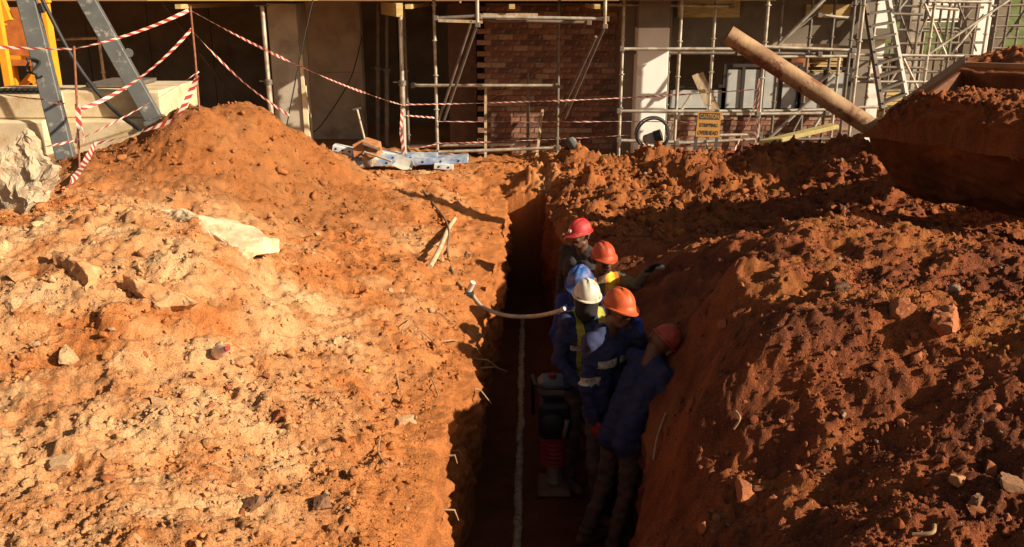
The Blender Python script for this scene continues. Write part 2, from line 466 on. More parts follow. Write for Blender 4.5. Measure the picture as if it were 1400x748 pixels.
def grid_mesh(name, V, C, material):
    r, c = V.shape[:2]
    me = bpy.data.meshes.new(name)
    i = np.arange((r - 1) * (c - 1)); a = (i // (c - 1)) * c + i % (c - 1)
    F = np.stack([a, a + 1, a + c + 1, a + c], 1)
    me.vertices.add(r * c); me.vertices.foreach_set('co', V.reshape(-1).astype(np.float32))
    me.loops.add(F.size); me.loops.foreach_set('vertex_index', F.reshape(-1).astype(np.int32))
    me.polygons.add(len(F)); me.polygons.foreach_set('loop_start', np.arange(0, F.size, 4, dtype=np.int32))
    me.update(calc_edges=True)
    me.polygons.foreach_set('use_smooth', np.ones(len(F), bool))
    at = me.attributes.new('soil', 'FLOAT_COLOR', 'POINT')
    at.data.foreach_set('color', np.concatenate([np.clip(C.reshape(-1, 3), 0.01, 1), np.ones((r * c, 1))], 1).reshape(-1).astype(np.float32))
    me.materials.append(material)
    return me
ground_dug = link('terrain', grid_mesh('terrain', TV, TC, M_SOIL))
tag(ground_dug, 'dug red and orange earth with a deep narrow trench', None, None, 'structure')
_c = TV[::3, ::3]
_r, _k = _c.shape[:2]
_i = np.arange((_r - 1) * (_k - 1)); _a = (_i // (_k - 1)) * _k + _i % (_k - 1)
BVH = BVHTree.FromPolygons([tuple(p) for p in _c.reshape(-1, 3)], [tuple(q) for q in np.stack([_a, _a + 1, _a + _k + 1, _a + _k], 1).tolist()])
def gz(x, y):
    h = BVH.ray_cast(Vector((x, y, 6)), Vector((0, 0, -1)))
    return h[0].z if h[0] else 0.0
def see(px, py):
    """where the sight line through a photograph pixel meets the dug ground"""
    o = Vector((0, 0, CAMZ)); d = (P(px, py, 5.0) - o).normalized()
    h = BVH.ray_cast(o, d)
    return (h[0], h[1]) if h[0] else (P(px, py, 8), Vector((0, 0, 1)))

# surrounding ground out to the horizon
g = MB()
for (x0, x1, y0, y1) in ((-900, 900, 15.2, 1500), (-900, 900, -600, -5), (-900, -16, -5, 15.2), (16, 900, -5, 15.2)):
    g.poly([(x0, y0, 0.0), (x1, y0, 0.0), (x1, y1, 0.0), (x0, y1, 0.0)])
tag(g.build('ground', mat('site_ground', (0.40, 0.19, 0.08), 0.95, var=0.3, scale=0.8)), None, None, None, 'structure')

# ------------------------------------------------------------------ clods (uncountable crumbs) and rocks
def ico(sub):
    bm = bmesh.new(); bmesh.ops.create_icosphere(bm, subdivisions=sub, radius=1.0)
    v = np.array([p.co[:] for p in bm.verts]); f = np.array([[q.index for q in p.verts] for p in bm.faces]); bm.free()
    return v, f
def rock_shape(sub, seed, rough=0.35, flat=0.7):
    v, f = ico(sub)
    rs = np.random.RandomState(seed)
    o = rs.rand(3) * 50
    d = 1 + rough * perlin(v[:, 0] * 1.3 + o[0], v[:, 1] * 1.3 + o[1], v[:, 2] * 1.3 + o[2]) + rough * 0.4 * perlin(v[:, 0] * 3.7 + o[1], v[:, 1] * 3.7, v[:, 2] * 3.7 + o[2])
    w = v * d[:, None]
    # a few flat broken facets
    for _ in range(10):
        n = rs.normal(size=3); n /= np.linalg.norm(n); lim = 0.42 + 0.32 * rs.rand()
        e = w @ n - lim
        w = w - np.maximum(e, 0)[:, None] * n * 0.97
    w *= np.array([1.0, 0.6 + 0.5 * rs.rand(), flat * (0.8 + 0.4 * rs.rand())])
    return w, f
def rotm(rs):
    q = rs.normal(size=4); q /= np.linalg.norm(q); a, b, c, d = q
    return np.array([[1 - 2 * (c * c + d * d), 2 * (b * c - a * d), 2 * (b * d + a * c)], [2 * (b * c + a * d), 1 - 2 * (b * b + d * d), 2 * (c * d - a * b)], [2 * (b * d - a * c), 2 * (c * d + a * b), 1 - 2 * (b * b + c * c)]])
def clods(name, picks, sizes, cols, sub, label):
    rs = np.random.RandomState(5 + sub)
    var = [rock_shape(sub, 100 + i + sub * 50, 0.45, 0.85) for i in range(10)]
    VV, FF, CC = [], [], []; b = 0
    for i, (p, s, c) in enumerate(zip(picks, sizes, cols)):
        v, f = var[i % 10]
        w = (v @ rotm(rs).T) * s + p
        VV.append(w); FF.append(f + b); CC.append(np.repeat(c[None], len(v), 0)); b += len(v)
    VV = np.concatenate(VV); FF = np.concatenate(FF); CC = np.concatenate(CC)
    me = bpy.data.meshes.new(name)
    me.vertices.add(len(VV)); me.vertices.foreach_set('co', VV.reshape(-1).astype(np.float32))
    me.loops.add(FF.size); me.loops.foreach_set('vertex_index', FF.reshape(-1).astype(np.int32))
    me.polygons.add(len(FF)); me.polygons.foreach_set('loop_start', np.arange(0, FF.size, 3, dtype=np.int32))
    me.update(calc_edges=True)
    at = me.attributes.new('soil', 'FLOAT_COLOR', 'POINT')
    at.data.foreach_set('color', np.concatenate([np.clip(CC, 0.01, 0.9), np.ones((len(CC), 1))], 1).reshape(-1).astype(np.float32))
    me.materials.append(M_SOIL)
    o = link(name, me)
    tag(o, label, 'soil', None, 'stuff')
    return o
def pick(n, lo, hi, sel, amt, rs, power=2.2):
    n0, n1, n2, n3, n4, n5 = TIDX
    R = rs.randint(16, ny - 12, n * 3); 
    Cc = np.where(rs.rand(n * 3) < 0.5, rs.randint(n0 + 3, n1 - 6, n * 3), rs.randint(n4 + 6, n5 - 3, n * 3))
    p = TV[R, Cc]; c = TC[R, Cc]
    m = 0.5 + 0.6 * fbm(p[:, 0] + 9, p[:, 1], p[:, 2] * 0, 1.1, 2) + 0.5 * perlin(p[:, 0] * 4, p[:, 1] * 4 + 5, p[:, 2] * 0)
    heap = np.exp(-(((p[:, 0] + 3.0) / 1.6) ** 2 + ((p[:, 1] - 9.3) / 1.5) ** 2))
    m = m - 0.08 * heap
    m = np.where((p[:, 0] > 0.2) & (p[:, 0] < lipR(p[:, 1]) + 0.75) & (p[:, 1] < 8.5), m * 0.25, m)
    keep = rs.rand(n * 3) < np.clip(m, 0.04, 1)
    p = p[keep][:n]; c = c[keep][:n]
    s = lo * (1 - rs.rand(len(p)) * (1 - (lo / hi) ** power)) ** (-1 / power)
    s = s * np.clip(0.5 + p[:, 1] * 0.13, 0.7, 1.7)
    tint = (0.85 + 0.45 * rs.rand(len(p)))[:, None]
    grey = (rs.rand(len(p)) < 0.03)[:, None]
    c2 = np.where(grey, c * 0.4 + np.array([0.42, 0.34, 0.25]) * 0.6, c * tint)
    p = p.copy(); p[:, 2] += s * 0.25
    return p, s, c2
_rs = np.random.RandomState(3)
def far_chunks(n, rs):
    n0, n1, n2, n3, n4, n5 = TIDX
    ok = np.where((rows > 8.6) & (rows < 12.6))[0]
    R = rs.choice(ok, n); C_ = rs.randint(n4 + 2, n5 - 90, n)
    p = TV[R, C_].copy(); c = TC[R, C_] * (0.75 + .6 * rs.rand(n))[:, None]
    s = .016 * (1 - rs.rand(n) * (1 - (.016 / .075) ** 1.6)) ** (-1 / 1.6)
    p[:, 2] += s * .2
    return p, s, c
clods('dug_chunks', *far_chunks(2600, _rs), 2, 'broken red chunks of freshly dug earth at the far bank')
clods('soil_crumbs', *pick(32000, 0.0055, 0.021, None, 1, _rs), 1, 'small crumbs of loose earth covering both banks')
clods('soil_clods', *pick(2000, 0.014, 0.042, None, 1, _rs), 2, 'loose clods of earth strewn over both banks')

M_STONE = mat('stone_tan', (0.52, 0.29, 0.135), 0.95, var=0.3, scale=14, bump=0.7, bscale=50, dirt=0.55, dirtcol=(0.45, 0.19, 0.07))
M_STONE_P = mat('stone_pale', (0.56, 0.37, 0.205), 0.95, var=0.25, scale=12, bump=0.7, bscale=45, dirt=0.5, dirtcol=(0.48, 0.24, 0.1))
M_STONE_R = mat('stone_red', (0.36, 0.12, 0.045), 0.97, var=0.3, scale=14, bump=0.6, bscale=50)
M_STONE_G = mat('stone_grey', (0.21, 0.105, 0.055), 0.95, var=0.3, scale=16, bump=0.5, bscale=50, dirt=0.3)
def rock(name, px, py, wpx, label, cat, m, seed, flat=0.7, rot=None, group=None, sink=0.3, scl=(1, 1, 1), sub=4, rough=0.35):
    p, n = see(px, py)
    d = (p - Vector((0, 0, CAMZ))).length
    s = wpx * d / FPX / 2
    v, f = rock_shape(sub, seed, rough, flat)
    v = v + 0.05 * np.stack([perlin(v[:, 0] * 7 + k, v[:, 1] * 7, v[:, 2] * 7) for k in (0, 9, 18)], 1)
    me = bpy.data.meshes.new(name)
    me.from_pydata([tuple(q) for q in v], [], [tuple(int(j) for j in q) for q in f])
    me.polygons.foreach_set('use_smooth', [True] * len(me.polygons))
    try: me.set_sharp_from_angle(angle=math.radians(28))
    except Exception: pass
    me.materials.append(m)
    o = link(name, me)
    o.scale = (s * scl[0], s * scl[1], s * scl[2])
    o.rotation_euler = rot if rot else (random.uniform(-.4, .4), random.uniform(-.4, .4), random.uniform(0, 6.28))
    o.location = p + Vector((0, 0, s * scl[2] * flat * (1 - 2 * sink) * 0.7))
    return tag(o, label, cat, group)

def slab(px1, py1, px2, py2, wpx, thick, label, m, seed, lift=0.0, tilt=0.0):
    """a flat broken slab lying along the bank between two seen points"""
    a, na = see(px1, py1); b, nb_ = see(px2, py2); c, nc = see((px1 + px2) / 2, (py1 + py2) / 2)
    d = (c - Vector((0, 0, CAMZ))).length; ax = (b - a); L_ = ax.length; ax.normalize()
    up = Vector((0.35, -0.35, 1.0)); up = (up - ax * up.dot(ax)).normalized(); sd = up.cross(ax)
    up = (up * math.cos(tilt) + sd * math.sin(tilt)).normalized(); sd = up.cross(ax)
    v, f = rock_shape(5, seed, .30, 1.0)
    v = v / np.abs(v).max(0)
    v[:, 2] = np.sign(v[:, 2]) * np.abs(v[:, 2]) ** .6
    v = v * np.array([L_ / 2, wpx * d / FPX / 2, thick / 2])
    v = v + 0.03 * np.stack([fbm(v[:, 0] + k * 9 + seed, v[:, 1], v[:, 2], 7, 4, .55) for k in range(3)], 1) * np.array([1, 1, .5])
    M = np.array([ax[:], sd[:], up[:]])
    w = v @ M + np.array((a + b)[:]) / 2 + np.array(up[:]) * lift
    me = bpy.data.meshes.new('rock_slab'); me.from_pydata([tuple(q) for q in w], [], [tuple(int(j) for j in q) for q in f])
    me.polygons.foreach_set('use_smooth', [True] * len(me.polygons))
    try: me.set_sharp_from_angle(angle=math.radians(25))
    except Exception: pass
    me.materials.append(m)
    return tag(link('rock_slab', me), label, 'rock')
# ------------------------------------------------------------------ building shell
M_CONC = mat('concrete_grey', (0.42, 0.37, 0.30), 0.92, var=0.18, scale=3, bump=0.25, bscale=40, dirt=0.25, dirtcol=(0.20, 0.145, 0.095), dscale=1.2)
M_CONC_D = mat('concrete_shade_weathered', (0.17, 0.14, 0.108), 0.95, var=0.2, scale=2.2, bump=0.25, bscale=30, dirt=0.3, dirtcol=(0.08, 0.062, 0.046), dscale=1.0)  # dark concrete copy with the building's shade in its base colour
M_CONC_B = mat('concrete_block', (0.58, 0.47, 0.31), 0.93, var=0.15, scale=4, bump=0.35, bscale=45, dirt=0.35, dirtcol=(0.42, 0.27, 0.13), dscale=3)
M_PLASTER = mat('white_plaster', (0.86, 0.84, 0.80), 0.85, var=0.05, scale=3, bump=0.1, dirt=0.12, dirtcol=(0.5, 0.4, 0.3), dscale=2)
M_GREYPL = mat('grey_plaster', (0.22, 0.185, 0.15), 0.9, var=0.15, scale=3, bump=0.2)  # grey plaster, also the shaded tone of the white columns
M_BRICKS = [mat('brick_red_%s' % n, c, 0.93, var=0.22, scale=18, bump=0.4, bscale=60, dirt=0.2, dirtcol=(0.36, 0.24, 0.16), dscale=9)
            for n, c in (('a', (0.225, 0.10, 0.062)), ('b', (0.17, 0.073, 0.05)), ('c', (0.25, 0.125, 0.078)), ('d', (0.12, 0.06, 0.045)), ('e', (0.33, 0.21, 0.14)))]
M_MORTAR = mat('mortar', (0.23, 0.16, 0.115), 0.95, var=0.2, scale=20, bump=0.4, bscale=70)
M_GALV = mat('galvanised_tube', (0.48, 0.44, 0.37), 0.5, 0.45, var=0.28, scale=7, dirt=0.4, dirtcol=(0.24, 0.15, 0.09), dscale=5)
M_TUBE_D = mat('weathered_tube', (0.17, 0.15, 0.13), 0.6, 0.4, var=0.25, scale=9, dirt=0.35, dirtcol=(0.24, 0.14, 0.08), dscale=6)
M_TIMBER = mat('formwork_timber', (0.46, 0.33, 0.14), 0.85, var=0.25, scale=4, stretch=(1, 8, 8), bump=0.15)
M_TIMBER_G = mat('old_timber', (0.40, 0.30, 0.20), 0.9, var=0.3, scale=4, stretch=(6, 6, 1), bump=0.2)
M_STEEL = mat('grey_painted_steel', (0.105, 0.11, 0.112), 0.5, 0.15, var=0.15, scale=5, dirt=0.18, dirtcol=(0.45, 0.40, 0.33), dscale=11)
M_YELLOW = mat('crane_yellow', (0.76, 0.32, 0.02), 0.5, var=0.12, scale=4, dirt=0.15, dirtcol=(0.42, 0.2, 0.06), dscale=6)
M_RUSTP = mat('rusty_pipe', (0.30, 0.155, 0.07), 0.75, 0.1, var=0.35, scale=6, col2=(0.40, 0.265, 0.15), bump=0.4, bscale=35, dirt=0.55, dirtcol=(0.15, 0.048, 0.025), dscale=4.5)
for _n in M_RUSTP.node_tree.nodes:                     # flaking rust with hard edges
    if _n.type == 'MAP_RANGE': _n.inputs[1].default_value = 0.53; _n.inputs[2].default_value = 0.57
M_REBAR = mat('rusty_rebar', (0.26, 0.11, 0.06), 0.85, 0.2, var=0.3, scale=30)
M_BLACK = mat('black_rubber', (0.018, 0.017, 0.016), 0.6, var=0.3, scale=10)
M_DARK = mat('interior_shade_dark', (0.05, 0.035, 0.028), 0.95, var=0.2, scale=2)

FY = 14.4                         # brick facade line
def px_x(px, D, z=0.0):
    """world x of a photograph column for a point at D metres and height z"""
    axis = D * CP + (CAMZ - z) * SP
    return (px - 700) / FPX * axis
def zat(py, D): return P(700, py, D).z

# floor slab overhead: front edge, with formwork boards left on it
sl = root('concrete_floor_slab', (0, 14, 2.3), 'long concrete floor slab over the shaded ground storey', 'slab')
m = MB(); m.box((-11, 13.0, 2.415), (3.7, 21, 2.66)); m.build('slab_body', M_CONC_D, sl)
x = -11.0; i = 0
while x < 3.6:
    L_ = random.uniform(1.6, 2.6); e = min(x + L_, 3.69)
    m = MB(); m.box((x, 12.955, 2.405 + random.uniform(0, .03)), (e - 0.01, 12.995, 2.60 + random.uniform(0, .06))); m.build('edge_board', M_TIMBER, sl); x = e
for px in (250, 560, 700, 815):
    xx = px_x(px, 12.9, 2.3)
    m = MB(); m.beam((xx, 12.72, 2.335), (xx, 15.5, 2.335), 0.08, 0.06); m.build('joist', M_TIMBER, sl)

# back and cross walls of the ground storey
bw = root('rear_concrete_wall', (-3, 18.2, 0), 'dark grey concrete rear wall in the shaded ground storey', 'wall')
for k in range(9):                                    # shutter-board lifts with recessed joints
    x0 = -12 + k * 1.22
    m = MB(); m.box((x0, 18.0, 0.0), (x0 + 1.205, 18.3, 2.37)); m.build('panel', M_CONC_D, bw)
m = MB(); m.box((-1.0, 18.31, 0), (4.0, 18.6, 2.37)); m.build('end_panel', M_DARK, bw)  # near-black colour stands in for deep shade behind the opening
cw = root('cross_concrete_wall', (-3.1, 16.2, 0), 'tan grey concrete wall panel behind the leaning shovel', 'wall')
x0, x1 = px_x(424, 16.0, 1), px_x(496, 16.0, 1)
m = MB(); m.box((x0, 16.0, 0), (x1, 16.25, 1.18)); m.build('lower_lift', M_CONC, cw)
m = MB(); m.box((x0, 16.004, 1.187), (x1, 16.25, 2.37)); m.build('upper_lift', M_CONC, cw)
co = root('concrete_column', (-3.7, 14.0, 0), 'square grey concrete column rising behind the orange spoil heap', 'column')
x0, x1 = px_x(374, 13.9, 1), px_x(413, 13.9, 1)
m = MB(); m.box((x0, 13.9, 0), (x1, 14.5, 2.37)); m.build('shaft', M_CONC, co, bevel=0.012)
m = MB(); m.box((x1 + 0.004, 13.87, 0.0), (x1 + 0.075, 13.92, 1.15)); m.box((x1 + 0.004, 13.875, 1.153), (x1 + 0.05, 13.915, 1.62)); m.build('lit_edge_strip', mat('lit_edge_pale', (0.74, 0.62, 0.42), 0.8, var=0.12, scale=5), co)  # pale strip stands in for the column's sunlit right face
# small square openings / tie holes are only faint stains in the concrete

# brick wall with a toothed end, brick by brick
BX0, BX1 = px_x(663, FY, 1), px_x(846, FY, 1)
bwl = root('brick_wall', ((BX0 + BX1) / 2, FY, 0), 'red face-brick wall with toothed end behind the scaffold', 'wall')
m = MB(); m.box((BX0 + 0.02, FY + 0.012, 0.0), (BX1 - 0.004, FY + 0.20, 2.36)); m.build('mortar_core', M_MORTAR, bwl)
cb = 0.086; bl = 0.232
brick_me = {}
for v in range(10):
    mb = MB(); mb.box((0, 0, 0), (0.22, 0.10, 0.074), jit=0.0025)
    me = bpy.data.meshes.new('brick'); me.from_pydata(mb.v, [], mb.f); me.materials.append(M_BRICKS[v % 5]); brick_me[v] = me
nb = 0
for c in range(27):
    off = 0 if c % 2 == 0 else bl / 2
    x = BX0 - (0.11 if c % 2 == 0 else 0.0) - (0.0 if c % 2 == 0 else 0.0)
    x = BX0 - 0.12 + (off if c % 2 else 0)
    while x < BX1 - 0.225:
        b = link('brick', brick_me[random.randrange(10)], bwl)
        b.location = Vector((x + random.uniform(-.002, .002), FY - 0.004 + random.uniform(-.006, .004), 0.012 + c * cb)) 
        nb += 1; x += bl
# dark opening jamb to the left of the brickwork
m = MB(); m.box((px_x(612, FY, 1), FY + 0.35, 0), (px_x(650, FY, 1), FY + 0.6, 2.36)); jo = m.build('door_jamb', mat('jamb_brown', (0.13, 0.07, 0.045), 0.9), bwl)

# plastered pier and white column to the right of the brick wall
pier = root('white_column', (2.3, 13.85, 0), 'white plastered column in full sun beside the brick wall', 'column')
x0, x1 = px_x(869, 13.75, 1), px_x(911, 13.75, 1)
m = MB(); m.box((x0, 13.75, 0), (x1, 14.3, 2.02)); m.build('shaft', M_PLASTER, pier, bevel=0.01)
m = MB(); m.box((x0 + 0.003, 13.755, 2.025), (x1 - 0.003, 14.3, 2.6)); m.build('shade_grey_upper_shaft', M_GREYPL, pier)  # grey colour stands in for shade on the column top
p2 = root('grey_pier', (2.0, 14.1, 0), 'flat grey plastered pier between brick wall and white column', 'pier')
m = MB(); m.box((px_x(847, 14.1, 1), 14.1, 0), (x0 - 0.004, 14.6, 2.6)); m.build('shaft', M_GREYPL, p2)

# right wing: deep beam, low brick wall, window panels, back rooms
wing = root('wing_beam', (4.5, 15.5, 1.8), 'deep dark concrete beam over the glazed bay', 'beam')
bx0, bx1 = px_x(912, 15.2, 1.8), px_x(1165, 15.2, 1.8)
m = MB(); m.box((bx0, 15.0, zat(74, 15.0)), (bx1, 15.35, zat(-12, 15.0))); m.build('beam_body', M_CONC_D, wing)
m = MB(); m.box((bx0 + 0.1, 14.9, zat(24, 14.9)), (bx0 + 1.1, 14.995, zat(0, 14.9))); m.build('formwork_board', M_TIMBER, wing)
m = MB(); m.box((px_x(1050, 14.9, 2), 14.93, zat(66, 14.93)), (px_x(1150, 14.93, 2), 14.99, zat(60, 14.93))); m.build('ledge_board', M_TIMBER_G, wing)
m = MB(); m.box((px_x(1100, 14.9, 2), 14.88, zat(22, 14.9)), (px_x(1160, 14.9, 2), 14.93, zat(6, 14.9))); m.build('formwork_board', M_TIMBER, wing)
m = MB(); m.box((bx0 + 0.3, 13.95, 2.53), (bx1 + 0.1, 15.0, 2.75)); m.build('added_shade_slab', M_CONC_D, wing)  # unseen slab added above the view to shade the beam
lw = root('low_brick_wall', (3.8, 14.7, 0), 'low red brick wall under the glazed bay, seen behind the caution sign', 'wall')
lx0, lx1 = px_x(912, 14.7, .3), px_x(1165, 14.7, .3)
m = MB(); m.box((lx0, 14.712, 0), (lx1, 14.9, 0.60)); m.build('mortar_core', M_MORTAR, lw)
for c in range(7):
    x = lx0 + (0 if c % 2 == 0 else bl / 2)
    while x < lx1 - 0.23:
        b = link('brick', brick_me[random.randrange(10)], lw)
        b.location = Vector((x, 14.696 + random.uniform(-.004, .004), 0.004 + c * cb)); x += bl
m = MB(); m.box((lx0, 14.66, 0.604), (lx1, 14.92, 0.66)); m.build('sill', M_CONC, lw)
M_PANE = mat('dusty_glass', (0.42, 0.43, 0.42), 0.35, var=0.12, scale=5, dirt=0.2, dirtcol=(0.5, 0.44, 0.36), dscale=4)
M_FRAME = mat('dark_window_frame', (0.03, 0.022, 0.018), 0.6)
for (a, b, t) in ((914, 990, 120), (990, 1040, 92), (1042, 1092, 90), (1094, 1160, 96)):
    w = root('window', (px_x((a + b) / 2, 14.8, .9), 14.8, 0.66), {914: 'dusty low window panel beside the white column', 990: 'tall dusty window behind the crossed planks', 1042: 'tall dusty window under the rusty pipe', 1094: 'dusty window beside the stacked timber'}[a], 'window')
    xa, xb = px_x(a, 14.8, 1), px_x(b, 14.8, 1); zt = zat(t, 14.8)
    n = 1 if a == 914 else 2
    for k in range(n):
        m = MB(); m.box((xa + (xb - xa) * k / n + 0.03, 14.82, 0.70), (xa + (xb - xa) * (k + 1) / n - 0.03, 14.84, zt - 0.04)); m.build('pane', M_PANE, w)
    m = MB()
    for k in range(n + 1):
        xx = xa + (xb - xa) * k / n; m.box((xx - 0.028, 14.79, 0.665), (xx + 0.028, 14.86, zt))
    m.box((xa - 0.028, 14.792, zt + 0.002), (xb + 0.028, 14.858, zt + 0.05)); m.build('frame', M_FRAME, w)
# soffit shade wall behind the windows
rw = root('rear_wing_wall', (5, 18, 0), 'shaded plaster wall behind the glazed bay', 'wall')
m = MB(); m.box((px_x(905, 17.2, 1), 17.2, 0), (px_x(1080, 17.2, 1), 17.4, 1.75)); m.build('wall_panel', M_GREYPL, rw)
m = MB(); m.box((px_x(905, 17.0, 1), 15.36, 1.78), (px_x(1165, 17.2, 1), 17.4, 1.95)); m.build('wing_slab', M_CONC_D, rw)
# crossed planks
cpk = root('crossed_plank', P(975, 165, 14.5), 'two weathered planks crossed against the window bay', 'planks')
m = MB(); m.beam(P(950, 102, 14.55), P(978, 165, 14.35), 0.10, 0.025, (0, 1, 0)); m.build('plank', M_TIMBER_G, cpk)
m = MB(); m.beam(P(957, 100, 14.62), P(986, 164, 14.42), 0.10, 0.025, (0, 1, 0)); m.build('plank', M_TIMBER_G, cpk)

# tall white column and ladder tower on the right
tc = root('tall_white_column', (6.2, 15.6, 0), 'tall white plastered column behind the step ladder', 'column')
m = MB(); m.box((px_x(1163, 15.5, 1), 15.5, 0), (px_x(1185, 15.5, 1), 16.0, 3.0)); m.build('shade_grey_side', M_GREYPL, tc)  # grey colour carries the shade on this side of the white column
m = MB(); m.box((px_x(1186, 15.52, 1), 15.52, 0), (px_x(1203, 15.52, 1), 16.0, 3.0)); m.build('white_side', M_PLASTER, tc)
def far_col(px0, px1, D, label, mt, ht=3.4):
    r = root('far_column', (px_x((px0 + px1) / 2, D, 1), D, 0), label, 'column')
    m = MB(); m.box((px_x(px0, D, 1), D, 0), (px_x(px1, D, 1), D + 0.5, ht)); m.build('shaft', mt, r, bevel=0.01)
    m = MB(); m.box((px_x(px0, D, 1) - 0.05, D - 0.05, 0), (px_x(px1, D, 1) + 0.05, D + 0.55, 0.12)); m.build('kicker', M_CONC, r)
far_col(1236, 1258, 18.0, 'brown grey concrete column in the far bay behind the ladder', M_CONC)
far_col(1312, 1326, 19.0, 'dark half of a concrete column beyond the skip, its shade in the colour', M_CONC_D)  # shaded and sunlit halves of one column painted as two tones
far_col(1327, 1345, 19.05, 'white half of a column beyond the skip, its sunlight in the colour', M_PLASTER)
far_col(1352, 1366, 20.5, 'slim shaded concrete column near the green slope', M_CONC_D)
fb = root('far_beam', (9, 20, 1.9), 'pale concrete edge beam spanning the far bay', 'beam')
m = MB(); m.box((px_x(1210, 18.6, 2), 18.6, zat(30, 18.6)), (px_x(1310, 18.6, 2), 19.0, zat(-8, 18.6))); m.build('beam_body', M_PLASTER, fb)
m = MB(); m.box((px_x(1205, 18.5, 1), 18.55, zat(122, 18.5)), (px_x(1330, 18.5, 1), 18.9, zat(75, 18.5))); m.build('upstand', M_CONC_D, fb)
ft = root('timber_stack', (6.9, 17, 0), 'stack of yellow formwork boards in the far bay', 'timber')
for k in range(9):
    zz = 0.45 + k * 0.062
    m = MB(); m.beam((px_x(1110, 16.6, 1) + random.uniform(-.1, .1), 16.5 + random.uniform(0, .1), zz + 0.5), (px_x(1162, 16.6, 1) + random.uniform(-.1, .1), 16.6, zz + 0.47), 0.18, 0.05); m.build('board', M_TIMBER, ft)
m = MB()
for xx in (px_x(1118, 16.6, 1), px_x(1155, 16.6, 1)): m.box((xx - .06, 16.4, 0), (xx + .06, 16.75, 0.91))
m.build('bearer', M_TIMBER_G, ft)
ft2 = root('timber_stack', (8.2, 17, 0), 'stack of yellow formwork boards at the foot of the ladder', 'timber')
for k in range(8):
    m = MB(); m.beam((px_x(1205, 16.8, .6) + random.uniform(-.1, .1), 16.8, 0.05 + k * 0.10), (px_x(1262, 16.8, .6) + random.uniform(-.1, .1), 16.85, 0.05 + k * 0.10), 0.3, 0.085); m.build('board', M_TIMBER, ft2)

# red soil bank and green slope beyond
def mound(name, x0, x1, y0, y1, h, mt, nx=60, nyy=26, label=None, kind='structure', jit=0.25):
    xs = np.linspace(x0, x1, nx); ys = np.linspace(y0, y1, nyy)
    X, Y = np.meshgrid(xs, ys); t = (Y - y0) / (y1 - y0)
    Z = h * smooth01(0, 0.55, t) * (1 + 0.0 * X) + jit * fbm(X, Y, X * 0, 0.9, 4) * smooth01(0, .2, t)
    V = np.stack([X, Y, Z - 0.02], -1)
    me = grid_mesh(name, V, np.ones(V.shape) * np.array([.3, .1, .04]), mt)
    o = link(name, me); return tag(o, label, None, None, kind)
mound('earth_bank', 4.0, 9.2, 22, 30, 2.25, M_SOIL, label='red soil bank beyond the far bay')
mound('hillside', 8, 80, 30, 70, 9, mat('grass_slope', (0.10, 0.13, 0.03), 0.95, var=0.35, scale=1.5, bump=0.5, bscale=8), label='green grassy slope beyond the site', jit=0.8)

# ------------------------------------------------------------------ tubular scaffolds
TR = 0.0242
def tubeobj(name, a, b, parent, mt=None, r=TR):
    m = MB(); m.tube([a, b], r, 9); return m.build(name, mt or M_GALV, parent, smooth=True)
def standard(px, D, parent, ztop=2.9, mt=None, zb=0.0, pyref=120):
    x = P(px, pyref, D).x
    o = tubeobj('standard', (x, D, zb), (x, D, ztop), parent, mt)
    m = MB(); m.box((x - .07, D - .07, zb - 0.01), (x + .07, D + .07, zb + 0.008)); m.build('base_plate', M_TUBE_D, o)
    for zz in np.arange(0.35, ztop, 0.5):
        m = MB(); m.lathe([(0.028, -.012), (0.043, -.006), (0.043, .006), (0.028, .012)], (x, D, zb + zz), n=10); m.build('cup', mt or M_GALV, o)
    return x
def coupler(p, parent):
    m = MB(); m.box((p[0] - .035, p[1] - .045, p[2] - .035), (p[0] + .035, p[1] + .045, p[2] + .035)); m.build('coupler', M_TUBE_D, parent, bevel=0.008)
s1 = root('tube_scaffold', (0.3, 13.6, 0), 'galvanised tube scaffold standing before the brick wall', 'scaffold')
SD = 13.4
for px, top, D in ((596, 2.9, SD), (556, 2.4, 14.2), (722, 1.32, 14.25), (763, 2.55, SD + 0.5), (849, 2.9, SD + 0.2)):
    standard(px, D, s1, top, M_GALV if D < 13.7 else M_TUBE_D)
for (xa, ya, xb, yb, D, mt) in ((597, 208, 763, 202, SD - .05, M_GALV), (556, 200, 722, 197, SD + .8, M_GALV), (565, 117, 762, 117, SD - .05, M_GALV),
        (655, 23, 829, 26, SD - .9, M_GALV), (655, 27, 805, 31, SD - .3, M_TUBE_D), (596, 25, 655, 22, SD - .5, M_TUBE_D),
        (652, -30, 653, 34, SD - .95, M_GALV), (828, -30, 827, 36, SD - .95, M_GALV)):
    a, b = P(xa, ya, D), P(xb, yb, D)
    tubeobj('ledger', a, b, s1, mt)
    coupler(a, s1); coupler(b, s1)
for (xa, ya, xb, yb, da, db) in ((645, 28, 600, 164, SD - .6, SD - .08), (652, 34, 607, 164, SD - .9, SD - .08), (815, 50, 764, 160, SD - .6, SD + .42), (827, 36, 772, 162, SD - .9, SD + .42)):
    tubeobj('brace', P(xa, ya, da), P(xb, yb, db), s1, M_TUBE_D, 0.02)
m = MB(); m.beam(P(600, 28, SD - .5), P(660, 30, SD - .5), 0.22, 0.035); m.build('deck_board', M_TIMBER_G, s1)
m = MB(); m.beam(P(660, 20, SD - .5), P(735, 20, SD - .5), 0.22, 0.03); m.build('deck_board', M_TIMBER_G, s1)
tubeobj('raker', P(667, 137, FY - .12), P(790, 65, FY - .12), s1, M_REBAR, 0.016)
for px in (664, 733):
    a = P(px, 232 if px == 664 else 235, 13.9); b = P(664 if px == 664 else 742, 115 if px == 664 else 150, 14.2)
    m = MB(); m.beam((a.x, a.y, 0), b, 0.04, 0.04, (0, 1, 0)); tag(m.build('timber_stake', M_TIMBER_G), 'thin timber batten upright against the toothed brick end' if px == 664 else 'thin timber batten leaning against the brick wall', 'batten')

